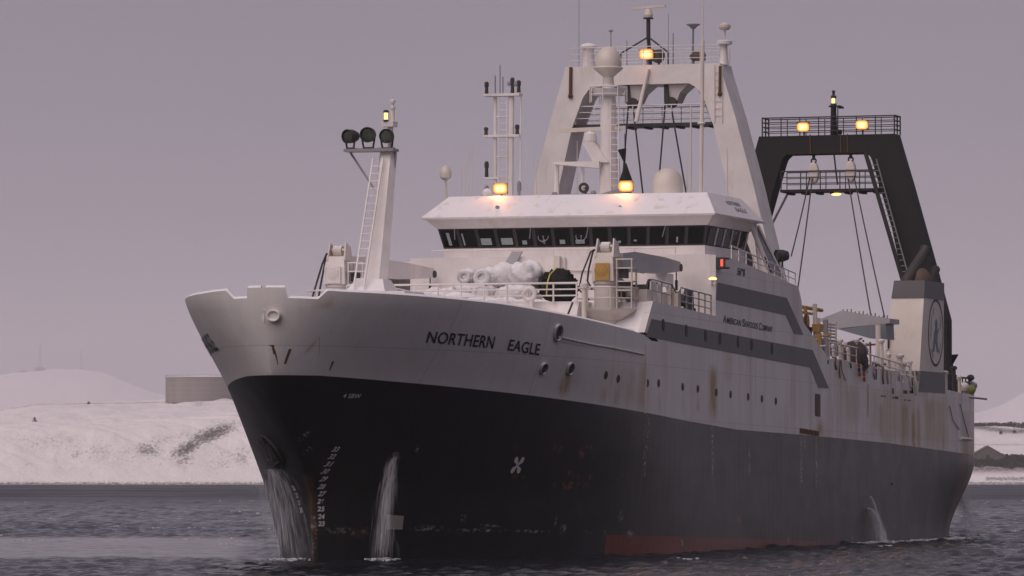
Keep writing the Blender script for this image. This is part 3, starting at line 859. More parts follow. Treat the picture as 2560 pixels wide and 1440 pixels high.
def hull_text(body, tl, tr, bl, br, name='name_lettering', mat=None, bold=0.012, spacing=1.05, off=.035):
    c_ = [on_hull(*q) for q in (bl, br, tl, tr)]
    def fn(u, v):
        s_ = (c_[0][0] * (1 - u) + c_[1][0] * u) * (1 - v) + (c_[2][0] * (1 - u) + c_[3][0] * u) * v
        zz = (c_[0][1] * (1 - u) + c_[1][1] * u) * (1 - v) + (c_[2][1] * (1 - u) + c_[3][1] * u) * v
        return hp(s_, zz, off)
    return letters(name, body, fn, mat or M['letter'], hull, bold, 1.0, spacing)
hull_text('NORTHERN', (1071, 828), (1237, 841), (1062, 857), (1230, 872))
hull_text('EAGLE', (1274, 848), (1350, 860), (1266, 876), (1345, 889))
# the same name on the starboard bow, seen almost edge on
cS = [(-2.6, 8.75), (2.4, 8.55), (-2.6, 9.45), (2.4, 9.25)]
def fnS(u, v):
    u = 1 - u
    s_ = (cS[0][0] * (1 - u) + cS[1][0] * u); zz = (cS[0][1] * (1 - u) + cS[1][1] * u) * (1 - v) + (cS[2][1] * (1 - u) + cS[3][1] * u) * v
    return hp(s_, zz, .035, -1)
letters('name_lettering', 'NORTHERN EAGLE', fnS, M['letter'], hull, .02)
# draught marks either side of the stem
def draught(body, x, y, side=1):
    if side > 0:
        s_, z_ = on_hull(x, y); sw = (on_hull(x + 8, y)[0] - on_hull(x - 8, y)[0]) / 2
    else:
        s_, z_, sw = x, y, .13
    vs, fs = text_mesh(body, 1.0, .035)
    x0 = min(v[0] for v in vs); x1 = max(v[0] for v in vs); y1 = max(v[1] for v in vs)
    def fn(a, b):
        u = (a - x0) / (x1 - x0) - .5; v = b / y1 - .5
        return hp(s_ + side * u * sw * 2, z_ + v * .2, .03, side)
    sheet('draught_mark', vs, fs, fn, M['whitemark'], hull)
for k, (x, y) in enumerate(((838, 1123), (829, 1141), (820, 1160), (812, 1178), (807, 1197), (802, 1216), (802, 1234), (800, 1253), (801, 1272), (802, 1291), (801, 1309))):
    draught(str(33 - k), x, y)
for k in range(4):
    draught(str(28 - k), .42, 3.05 - k * .305, -1)
hull_text('4 SBW', (858, 984), (901, 985), (853, 995), (897, 996), 'hull_marking', M['whitemark'], .01)
# thruster symbol: four-bladed propeller
c0 = on_hull(1292, 1163)
def prop(u, v): return hp(c0[0] + u, c0[1] + v, .03)
uv = []; fs = []
for k in range(4):
    a = math.radians(38 + 90 * k); d_ = (math.cos(a), math.sin(a)); e_ = (-math.sin(a), math.cos(a))
    prof = [(0.02, .05), (.13, .07), (.24, .14), (.36, .17), (.44, .09), (.45, -.01), (.36, -.09), (.24, -.09), (.13, -.05), (.02, -.05)]
    o_ = len(uv)
    uv += [((d_[0] * r + e_[0] * t) * .95, d_[1] * r * 1 + e_[1] * t * 1) for r, t in prof]
    fs.append(tuple(range(o_, o_ + len(prof))))
sheet('thruster_symbol', uv, fs, prop, M['whitemark'], hull)
def hull_patch(name, pts, mat, off=.025):
    q = [on_hull(*p) for p in pts]
    mb = MB(); N = 6
    uv = []; fs = []
    for i in range(N + 1):
        for j in range(N + 1):
            u, v = i / N, j / N
            s_ = (q[0][0] * (1 - u) + q[1][0] * u) * (1 - v) + (q[3][0] * (1 - u) + q[2][0] * u) * v
            zz = (q[0][1] * (1 - u) + q[1][1] * u) * (1 - v) + (q[3][1] * (1 - u) + q[2][1] * u) * v
            uv.append(hp(s_, zz, off))
    for i in range(N):
        for j in range(N): fs.append((i * (N + 1) + j, (i + 1) * (N + 1) + j, (i + 1) * (N + 1) + j + 1, i * (N + 1) + j + 1))
    mb.add(uv, fs)
    return mb.build(name, mat, hull)
hull_patch('painted_patch', [(966, 1286), (1008, 1290), (1004, 1324), (966, 1323)], M['creampatch'])
hull_patch('side_door', [(2037, 984), (2050, 986), (2050, 1042), (2037, 1040)], M['brown'], .02)
hull_patch('name_welds', [(1404, 847), (1470, 859), (1470, 868), (1404, 856)], M['whitemark'], .02)
for pts in ([(628, 873), (633, 873), (652, 910), (649, 910)], [(659, 863), (662, 863), (667, 886), (665, 886)], [(675, 872), (681, 872), (692, 912), (690, 912)], [(668, 863), (680, 862), (680, 865), (668, 866)], [(590, 905), (592, 905), (606, 928), (605, 928)], [(795, 845), (797, 845), (796, 886), (795, 886)]):
    hull_patch('chain_scrape', pts, M['rust'] if pts[0][0] < 700 else M['ochre'], .02)
# rusty discharge grating
mb = MB()
for k in range(5):
    x = 2003 + k * 9.5
    q = on_hull(x, 1077 + k * 1.6); mb.box(q[0] - .3, q[0] + .3, 8.50, 8.56, q[1] - .12, q[1] + .12)
mb.build('discharge_grating', M['rust'], hull)
# steel fender rail along the forward flare
mb = MB(); pts = []
for x, y in ((1394, 842), (1440, 853), (1480, 861), (1530, 870), (1580, 880), (1608, 886)):
    q = on_hull(x, y); pts.append(hp(*q, .05))
mb.pipe(pts, .04, 6); mb.build('rubbing_bar', M['rusty_white'], hull)
# vertical plate straps
for x, y0, y1 in ((1615, 860, 1034), (2170, 960, 1043)):
    a = on_hull(x, y0); b = on_hull(x, y1)
    mb = MB(); mb.pipe([hp(a[0], a[1] + (b[1] - a[1]) * t / 6, .03) for t in range(7)], .035, 5); mb.build('drain_pipe', M['rusty_white'], hull)
# scupper openings of the working deck
for x, y, w_, h_ in ((2205, 990, 5, 3), (2213, 991, 3, 3), (2232, 978, 3, 14), (2233, 994, 4, 3), (2241, 994, 6, 6), (2263, 980, 8, 8), (2278, 980, 7, 7), (2262, 1000, 5, 2), (2273, 1001, 7, 2), (2230, 1210, 3, 7), (2070, 905, 2, 9)):
    a = on_hull(x, y)
    mb = MB(); mb.box(a[0] - w_ / 18., a[0] + w_ / 18., 8.46, 8.512, a[1] - h_ / 90., a[1] + h_ / 90.); mb.build('scupper', M['letter'], hull)
# quarter pocket: sheltered stern quarter with hanging lines
for pts in (((2372, 1015), (2380, 1050), (2396, 1074)), ((2398, 1010), (2408, 1050), (2420, 1095)), ((2100, 900), (2103, 930), (2112, 952))):
    mb = MB(); mb.pipe([hp(*on_hull(*q), .05) for q in pts], .022, 5); mb.build('hanging_line', M['dark'], hull)
a = on_hull(2398, 1096); b = on_hull(2426, 1098)
mb = MB(); mb.pipe([hp(a[0] + (b[0] - a[0]) * t / 5, a[1] + (b[1] - a[1]) * t / 5, .07) for t in range(6)], .09, 6); mb.build('rubbing_bar', M['white'], hull)

# ------------------------------------------------------------------ deckhouse
def rail(name, pts, h, parent, mat=None, bars=3, every=1.5, r=.035, up=(0, 0, 1)):
    pts = [Vector(p) for p in pts]; up = Vector(up); mb = MB()
    for i in range(len(pts) - 1):
        a, b = pts[i], pts[i + 1]
        for k in range(1, bars + 1): mb.tube(a + up * h * k / bars, b + up * h * k / bars, r * (1.15 if k == bars else .8), n=5)
        N = max(1, round((b - a).length / every))
        for k in range(N + (1 if i == len(pts) - 2 else 0)):
            q = a + (b - a) * (k / N); mb.tube(q, q + up * h, r, n=5)
    return mb.build(name, mat or M['white'], parent)
def ladder(name, a, b, w, side, parent, mat=None, r=.04, step=.33):
    a, b, side = Vector(a), Vector(b), Vector(side).normalized() * w / 2; mb = MB()
    mb.tube(a - side, b - side, r, n=5); mb.tube(a + side, b + side, r, n=5)
    N = int((b - a).length / step)
    for k in range(1, N): q = a + (b - a) * k / N; mb.tube(q - side, q + side, r * .65, n=4)
    return mb.build(name, mat or M['white'], parent)

# lower house: from the slanted front bulkhead aft, flush with the hull side
def zhl(s): return float(z_top(s))
mb = MB()
LH_TOP = lambda s: 11.42 - (s - 21.1) * .036
def side_plate(mb, outline, p_out, th):
    """outline [(s, z)] on the ship's side, thickened inboard"""
    mb.slab([V(s_, p_out, z_) for s_, z_ in outline], (0, -th if p_out > 0 else th, 0))
lower = [(19.9, zhl(19.9) + .0), (21.1, 11.42), (31.4, 11.05), (47.2, 10.9), (54.0, 9.5), (22, zhl(22)), (21.2, zhl(21.2))]
lower = [(19.75, 9.98), (21.1, 11.42), (31.5, 11.05), (47.6, 11.2), (52.6, 9.50), (50, 9.50), (40, 9.555), (30, 9.587), (22, 9.62), (21.2, 9.84), (20.5, 9.92)]
side_plate(mb, lower, 8.5, .3)
house = mb.build('lower_deckhouse', M['hull_white'], ship)
mb = MB(); side_plate(mb, lower, -8.5, .3); mb.build('side_plating', M['hull_white'], house)
mb = MB()  # front bulkhead with rake
fr = lambda p, z: V(19.9 + (z - 9.98) / 1.44 * 1.35, p, z)
mb.slab([fr(-8.2, 9.2), fr(8.2, 9.2), fr(8.2, 11.4), fr(-8.2, 11.4)], (-.2, 0, 0)); mb.build('front_bulkhead', M['white'], house)
mb = MB(); mb.loft([[V(21.2, -8.2, 11.2), V(21.2, 8.2, 11.2), V(31.5, 8.2, 10.9), V(31.5, -8.2, 10.9)], [V(21.2, -8.2, 11.3), V(21.2, 8.2, 11.3), V(31.5, 8.2, 11.0), V(31.5, -8.2, 11.0)]]); mb.build('boat_deck', M['white'], house)
mb = MB(); mb.box(50.8, 51.0, -8.2, 8.2, 7.3, 9.5); mb.build('aft_bulkhead', M['white'], house)
# upper house
UZ0, UZ1 = 11.0, 13.93
mb = MB()
upper = [(31.5, 11.05), (31.5, 13.93), (34.8, 13.85), (46.6, 12.95), (47.2, 12.3), (47.6, 11.2)]
side_plate(mb, upper, 8.5, .3)
uhouse = mb.build('upper_deckhouse', M['hull_white'], ship)
mb = MB(); side_plate(mb, upper, -8.5, .3); mb.build('side_plating', M['hull_white'], uhouse)
mb = MB(); mb.box(31.5, 31.7, -6.6, 8.2, 10.9, 13.96); mb.box(34.2, 34.4, -8.2, -6.6, 10.9, 13.9); mb.box(31.7, 34.2, -6.75, -6.6, 10.9, 13.95); mb.build('front_bulkhead', M['white'], uhouse)
mb = MB(); mb.loft([[V(31.72, -8.2, 13.6), V(31.72, 8.2, 13.6), V(46.5, 8.2, 12.7), V(46.5, -8.2, 12.7)], [V(31.72, -8.2, 13.72), V(31.72, 8.2, 13.72), V(46.5, 8.2, 12.82), V(46.5, -8.2, 12.82)]]); mb.build('bridge_deck', M['white'], uhouse)
mb = MB(); mb.box(46.3, 46.5, -8.2, 8.2, 9.5, 12.69); mb.build('aft_bulkhead', M['white'], uhouse)
# grey stripes, sheets on the side plating
def stripe(px_pts, parent):
    mb = MB(); pts = [on_p(x, y, 8.506) for x, y in px_pts]
    mb.slab([V(*q) for q in pts], (0, .012, 0)); return mb.build('grey_stripe', M['grey'], parent)
stripe([(1629, 797.5), (2031, 875), (2072, 971), (2046, 969.5), (2026.5, 919), (1614.8, 841.5)], house)
stripe([(1794, 706), (1966.6, 744.7), (2008, 837), (1985.7, 834.5), (1964.6, 788), (1789.4, 749.4)], uhouse)
for x, y in ((1658, 813), (1716, 827), (1764, 839), (1800, 847), (1845, 855), (1879, 862), (1930, 872)):
    q = on_p(x, y, 8.52)
    mb = MB(); n = 16
    ring = lambda p, a, b: [V(q[0] + math.cos(2 * math.pi * i / n) * a, p, q[2] + math.sin(2 * math.pi * i / n) * b) for i in range(n)]
    mb.loft([ring(8.5, .23, .29), ring(8.53, .23, .29), ring(8.53, .20, .26)], 0, False); f = mb.build('porthole', M['letter'], house)
    mb = MB(); mb.loft([ring(8.51, .2, .26), ring(8.535, .2, .26)]); mb.build('pane', M['letter'], f)
def side_text(body, tl, tr, bl, br, parent, name, bold=.0, spacing=1.0, p=8.515):
    c_ = [on_p(*q, p) for q in (bl, br, tl, tr)]
    def fn(u, v):
        a = [c_[0][k] * (1 - u) + c_[1][k] * u for k in range(3)]; b = [c_[2][k] * (1 - u) + c_[3][k] * u for k in range(3)]
        return V(a[0] * (1 - v) + b[0] * v, p, a[2] * (1 - v) + b[2] * v)
    return letters(name, body, fn, M['letter'], parent, bold, 1.0, spacing)
for body, x0, x1, y0, y1 in (('A', 1808, 1816, 787, 0), ('MERICAN', 1817, 1852, 793, 1), ('S', 1856, 1862, 797, 0), ('EAFOODS', 1863, 1894, 802, 1), ('C', 1897, 1903, 806, 0), ('OMPANY', 1904, 1931, 811, 1)):
    hh = 19 if y1 == 0 else 15
    dy = (x1 - x0) * .205
    side_text(body, (x0 + 1, y0), (x1 + 1, y0 + dy), (x0, y0 + hh), (x1, y0 + hh + dy), uhouse if False else house, 'company_lettering', .02, 1.0, 8.512)
side_text('5698', (1844, 668), (1863, 672), (1843, 688), (1862, 692), uhouse, 'number_lettering', .03)
# sidelight box and lamp, deck lamp below it
q = on_p(1802, 659, 8.6)
mb = MB(); mb.box(31.5, 32.3, 8.51, 8.62, 13.28, 13.8); mb.box(31.5, 31.6, 8.63, 8.95, 13.28, 13.8); mb.box(31.62, 32.3, 8.63, 8.95, 13.28, 13.36); mb.box(31.62, 32.3, 8.63, 8.95, 13.72, 13.8)
sb = mb.build('sidelight_box', M['dark'], uhouse)
mb = MB(); mb.loft([[V(31.47, 8.74, 13.38), V(31.47, 8.86, 13.38), V(31.49, 8.86, 13.38), V(31.49, 8.74, 13.38)], [V(31.47, 8.74, 13.7), V(31.47, 8.86, 13.7), V(31.49, 8.86, 13.7), V(31.49, 8.74, 13.7)]]); mb.build('sidelight', M['redlamp'], sb)
mb = MB(); mb.tube(V(31.5, 8.3, 12.5), V(31.1, 8.45, 12.78), .04); mb.lathe(V(31.1, 8.45, 12.72), (.5, .3, .3), [(0, .12), (.12, .16), (.2, .1)], 10)
dl = mb.build('deck_lamp', M['white'], uhouse)
mb = MB(); mb.ball(V(30.98, 8.5, 12.78), .13, 10, 0, (1, 1.6, .6)); mb.build('lens', M['warmlamp'], dl)
# stairs and trunking on the front wall
mb = MB(); mb.loft([[V(31.48, -2.1, 13.3), V(31.48, -1.5, 13.3), V(31.48, -1.0, 14.2), V(31.48, -1.5, 14.2)], [V(31.3, -2.1, 13.3), V(31.3, -1.5, 13.3), V(31.3, -1.0, 14.2), V(31.3, -1.5, 14.2)]]); mb.build('vent_trunk', M['bluewhite'], uhouse)
mb = MB(); mb.tube(V(31.42, 1.1, 11.3), V(31.42, 1.1, 13.9), .05); mb.tube(V(31.42, .3, 13.3), V(31.42, 2.6, 13.25), .04); mb.box(31.2, 31.45, .6, .9, 13.4, 13.95); mb.build('pipework', M['rusty_white'], uhouse)
rail('railing', [V(31.6, -5.6, 13.96), V(31.6, 6.5, 13.96)], .34, uhouse, None, 1, 2.2, .03)
rail('railing', [V(34.6, 8.4, 13.86), V(46.4, 8.4, 12.98)], .62, uhouse, None, 2, 1.3, .03)
rail('railing', [V(21.4, 8.35, 11.42), V(24.6, 8.35, 11.3)], 1.0, house, M['midgrey'], 2, 1.6, .035)
rail('railing', [V(26.0, 8.35, 11.26), V(31.2, 8.35, 11.06)], .95, house, M['midgrey'], 3, 1.0, .035)
mb = MB(); mb.pipe([V(24.6, 8.35, 12.3), V(25.0, 8.35, 12.1), V(25.3, 8.35, 11.95), V(25.7, 8.35, 12.0), V(26.0, 8.35, 12.2)], .04, 6); mb.build('railing_chain', M['midgrey'], house)

# ------------------------------------------------------------------ wheelhouse
wh = MB()
WS0 = 36.0
def wring(z, s0_, hw, s1_=43.6, ch=.0): return [V(s0_, -hw, z), V(s0_, hw, z), V(s1_, hw, z), V(s1_, -hw, z)]
wh.loft([wring(13.2, 36.25, 6.62), wring(14.60, 36.25, 6.62)])
wheel = wh.build('wheelhouse', M['white'], ship)
mb = MB(); mb.loft([wring(14.602, 36.26, 6.60), wring(15.55, 35.92, 6.80)]); mb.build('window_band', M['dark'], wheel)
mb = MB(); mb.loft([wring(15.552, 35.90, 6.84), wring(15.99, 35.42, 7.25)]); mb.build('eave_soffit', M['white'], wheel)
mb = MB(); mb.loft([wring(15.992, 35.25, 7.40, 44.2), wring(16.08, 35.22, 7.42, 44.2), wring(17.17, 36.9, 6.55, 43.0), wring(17.20, 37.3, 6.3, 42.8)])
roof = mb.build('wheelhouse_roof', M['white'], wheel)
NWIN = 14
for k in range(NWIN):
    a0, a1 = (k + .10) / NWIN, (k + .90) / NWIN
    def wp(a, t, o_=0.0):
        hw = 6.60 + .20 * t; s_ = 36.26 - .34 * t
        return V(s_ - .03 - o_, -hw + 2 * hw * a, 14.602 + .948 * t)
    mb = MB(); mb.slab([wp(a0, .08), wp(a1, .08), wp(a1, .93), wp(a0, .93)], (.02, 0, 0))
    wn = mb.build('window', M['glass'], wheel)
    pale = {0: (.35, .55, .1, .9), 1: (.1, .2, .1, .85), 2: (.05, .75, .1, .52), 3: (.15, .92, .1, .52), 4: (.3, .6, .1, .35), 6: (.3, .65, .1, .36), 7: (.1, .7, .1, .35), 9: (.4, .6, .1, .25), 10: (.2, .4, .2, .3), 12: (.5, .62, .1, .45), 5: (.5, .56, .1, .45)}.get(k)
    if pale:  # reflections and sky seen through the glass, painted as thin pale sheets
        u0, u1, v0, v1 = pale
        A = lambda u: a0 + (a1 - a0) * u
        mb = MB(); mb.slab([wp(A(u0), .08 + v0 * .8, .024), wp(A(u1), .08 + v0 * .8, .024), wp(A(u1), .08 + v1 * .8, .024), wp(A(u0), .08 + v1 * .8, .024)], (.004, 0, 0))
        mb.build('reflected_panel', M['palereflection'], wn)
    if k in (5, 7):
        c_ = wp((a0 + a1) / 2, .55, .03); mb = MB(); mb.torus(c_, (1, 0, .33), .26, .022, 20, 5); mb.ball(c_, .05, 8); mb.tube(c_, c_ + Vector((0, 0, -.35)), .02); mb.build('clear_view_screen', M['midgrey'], wn)
    if k in (0, 4, 7, 11):
        c_ = wp(a1, 1.0, .02); mb = MB(); mb.tube(c_, wp(a1 - .01, .45, .02), .025, n=5); mb.build('wiper', M['midgrey'], wn)
for sg in (1, -1):
    for k in range(5):
        s0_, s1_ = 36.5 + k * 1.36, 36.5 + k * 1.36 + 1.14
        mb = MB(); mb.slab([V(s0_, sg * 6.635, 14.68), V(s1_, sg * 6.635, 14.68), V(s1_, sg * 6.80, 15.48), V(s0_, sg * 6.80, 15.48)], (0, sg * .02, 0))
        wn = mb.build('window', M['glass'], wheel)
        mb = MB(); mb.tube(V(s1_ + .11, sg * 6.66, 14.65), V(s1_ + .11, sg * 6.86, 15.5), .04, n=5); mb.build('mullion', M['white'], wn)
# sheltered wing door frames abaft the side windows
mb = MB()
for s_, s2 in ((43.2, 43.9), (44.3, 46.0)):
    mb.tube(V(s_, 7.0, 15.9), V(s2, 7.9, 13.3), .12, n=6)
mb.tube(V(43.6, 7.1, 15.9), V(43.4, 7.4, 13.6), .09, n=6)
mb.build('wing_strut', M['white'], wheel)
mb = MB(); mb.slab([V(43.4, 7.05, 15.8), V(44.2, 7.05, 15.8), V(46.1, 7.95, 13.35), V(43.6, 7.95, 13.55)], (0, -.08, 0)); mb.build('wing_screen', M['glass'], wheel)
# name on the side of the roof
def rf(u, v, z0, z1):
    zz = z0 + (z1 - z0) * v; t = (zz - 16.08) / 1.09
    return V(38.6 + 4.0 * u + .2 * v, 7.42 - .87 * t + .02, zz)
letters('name_lettering', 'NORTHERN', lambda u, v: rf(.12 + u * .62, v, 16.70, 16.90), M['letter'], roof, .0)
letters('name_lettering', 'EAGLE', lambda u, v: rf(.34 + u * .48, v, 16.40, 16.60), M['letter'], roof, .0)
for x, y in ((1247, 520), (1554, 520)):
    q = on_s(x, y, 36.1); mb = MB(); mb.ball(V(*q), .12, 10); mb.tube(V(*q), V(q[0] - .25, q[1], q[2] + .02), .07, .1); mb.build('horn', M['midgrey'], roof)
# ------------------------------------------------------------------ floodlights
def floodlight(s, p, z, parent, lit=True, yaw=0.0, size=.36, power=55, mat='midgrey', tilt=.18, light=True):
    """box lamp on a bracket facing forward"""
    R_ = Matrix.Translation(V(s, p, z)) @ Matrix.Rotation(yaw, 4, 'Z') @ Matrix.Rotation(tilt, 4, 'Y')
    T = lambda x, y, zz: R_ @ Vector((x, y, zz))
    a, b = size, size * .72
    mb = MB()
    mb.loft([[T(-.35, -a * .55, -b * .5), T(-.35, a * .55, -b * .5), T(-.35, a * .55, b * .5), T(-.35, -a * .55, b * .5)],
             [T(.0, -a, -b), T(.0, a, -b), T(.0, a, b), T(.0, -a, b)], [T(.12, -a * 1.02, -b * 1.02), T(.12, a * 1.02, -b * 1.02), T(.12, a * 1.02, b * 1.02), T(.12, -a * 1.02, b * 1.02)]])
    mb.tube(V(s + .1, p, z - b), V(s + .1, p, z - b - .28), .05)
    o = mb.build('floodlight', M[mat], parent)
    if lit:
        n = 24
        def ring(x, k, kz):
            pw = lambda v: math.copysign(abs(v) ** .55, v)
            return [T(x, pw(math.cos(2 * math.pi * i / n)) * a * k, pw(math.sin(2 * math.pi * i / n)) * b * kz) for i in range(n)]
        mb = MB(); mb.loft([ring(.122, 1.03, 1.03), ring(.135, 1.0, 1.0)]); mb.build('reflector', M['sodium_rim'], o)
        mb = MB(); mb.loft([ring(.137, .88, .84), ring(.15, .8, .76)]); ln_ = mb.build('lens', M['sodium_mid'], o)
        mb = MB(); mb.loft([ring(.152, .62, .55), ring(.17, .4, .3)]); mb.build('lamp_arc', M['sodium'], ln_)
        if light:
            l = bpy.data.lights.new('lamp_light', 'SPOT'); l.spot_size = math.radians(155); l.spot_blend = .6; l.energy = power * 2.0; l.color = (1.0, .36, .09); l.shadow_soft_size = .3
            lo = bpy.data.objects.new('lamp_light', l); col.objects.link(lo); lo.location = T(.35, 0, 0); lo.rotation_euler = Vector((-.75, 0, .66)).to_track_quat('Z', 'Y').to_euler(); lo.parent = o
    else:
        mb = MB(); mb.loft([[T(.122, -a * .9, -b * .9), T(.122, a * .9, -b * .9), T(.122, a * .9, b * .9), T(.122, -a * .9, b * .9)], [T(.13, -a * .8, -b * .8), T(.13, a * .8, -b * .8), T(.13, a * .8, b * .8), T(.13, -a * .8, b * .8)]]); mb.build('lens', M['lens'], o)
    return o
floodlight(37.45, -4.06, 17.58, roof)
floodlight(37.45, 2.34, 17.58, roof)

# ------------------------------------------------------------------ foremast with three searchlights
mb = MB()
def mring(s, z, hw, dp): return [V(s - dp, -hw * .55, z), V(s - dp, hw * .55, z), V(s - dp * .2, hw, z), V(s + dp, hw * .55, z), V(s + dp, -hw * .55, z), V(s - dp * .2, -hw, z)]
mb.loft([mring(7.1, 9.75, .64, .6), mring(9.35, 17.3, .40, .42), mring(9.45, 17.75, .38, .4)])
fm_ = mb.build('foremast', M['white'], ship)
mb = MB(); mb.box(6.0, 8.6, -1.5, 1.9, 9.76, 11.45); mb.loft([[V(6.3, -.9, 11.452), V(6.3, .9, 11.452), V(8.2, .9, 11.452), V(8.2, -.9, 11.452)], [V(6.9, -.6, 12.0), V(6.9, .6, 12.0), V(7.9, .6, 12.0), V(7.9, -.6, 12.0)]]); mb.build('mast_house', M['white'], fm_)
ladder('ladder', V(*on_s(897, 716, 6.3)), V(*on_s(945, 396, 8.75)), .46, (0, 1, 0), fm_, None, .05, .36)
mb = MB(); mb.box(8.7, 9.5, -1.85, .42, 17.62, 17.74); mb.tube(V(9.2, -1.7, 17.6), V(8.9, -.5, 16.0), .05); mb.tube(V(9.2, .38, 17.6), V(9.0, .3, 16.0), .05)
mb.tube(V(9.0, -1.8, 17.74), V(9.0, .4, 17.74), .06); mb.build('lamp_platform', M['midgrey'], fm_)
def searchlight(s, p, z, r, parent, yaw, mat='dark'):
    R_ = Matrix.Translation(V(s, p, z)) @ Matrix.Rotation(yaw, 4, 'Z') @ Matrix.Rotation(.05, 4, 'Y')
    mb = MB(); n = 24
    ring = lambda x, k: [R_ @ Vector((x, math.cos(2 * math.pi * i / n) * k, math.sin(2 * math.pi * i / n) * k)) for i in range(n)]
    mb.loft([ring(-.45, r * .35), ring(-.4, r * .7), ring(-.15, r * .95), ring(.22, r), ring(.22, r * .9), ring(.12, r * .88)], 0, True)
    o = mb.build('searchlight', M[mat], parent, True)
    mb = MB(); mb.loft([ring(.125, r * .87), ring(.16, r * .6), ring(.17, r * .1)]); mb.build('lens', M['lens'], o, True)
    mb = MB()
    for sg in (-1, 1): mb.tube(R_ @ Vector((0, sg * r * .9, 0)), R_ @ Vector((0, sg * r * .6, -r * 1.75)), .045)
    mb.tube(R_ @ Vector((0, -r * .6, -r * 1.7)), R_ @ Vector((0, r * .6, -r * 1.7)), .05); mb.build('yoke', M['dark'], o)
searchlight(8.9, -1.62, 18.3, .31, fm_, -.35); searchlight(8.9, -.78, 18.35, .34, fm_, .12); searchlight(8.9, .08, 18.28, .32, fm_, .2)
mb = MB(); mb.tube(V(9.6, 0, 17.7), V(9.6, 0, 18.9), .13); mb.box(9.3, 9.9, -.34, .22, 18.72, 18.95); mb.tube(V(9.6, .1, 18.9), V(9.6, .1, 19.5), .09); mb.lathe(V(9.6, .1, 19.5), (0, 0, 1), [(0, .12), (.08, .12), (.1, .07), (.25, .07), (.27, .12), (.38, .12), (.42, .05)], 12); mb.build('masthead', M['white'], fm_)
mb = MB(); mb.lathe(V(9.35, -.12, 18.95), (0, 0, 1), [(0, .12), (.06, .12), (.08, .05)], 12); mb.lathe(V(9.35, -.12, 19.33), (0, 0, 1), [(0, .12), (.08, .12), (.12, .05)], 12); mb.tube(V(9.45, -.12, 18.95), V(9.45, -.12, 19.4), .04)
ml = mb.build('masthead_lamp', M['dark'], fm_)
mb = MB(); mb.lathe(V(9.33, -.12, 19.04), (0, 0, 1), [(0, .08), (.28, .08)], 12); mb.build('lens', M['warmlamp'], ml)

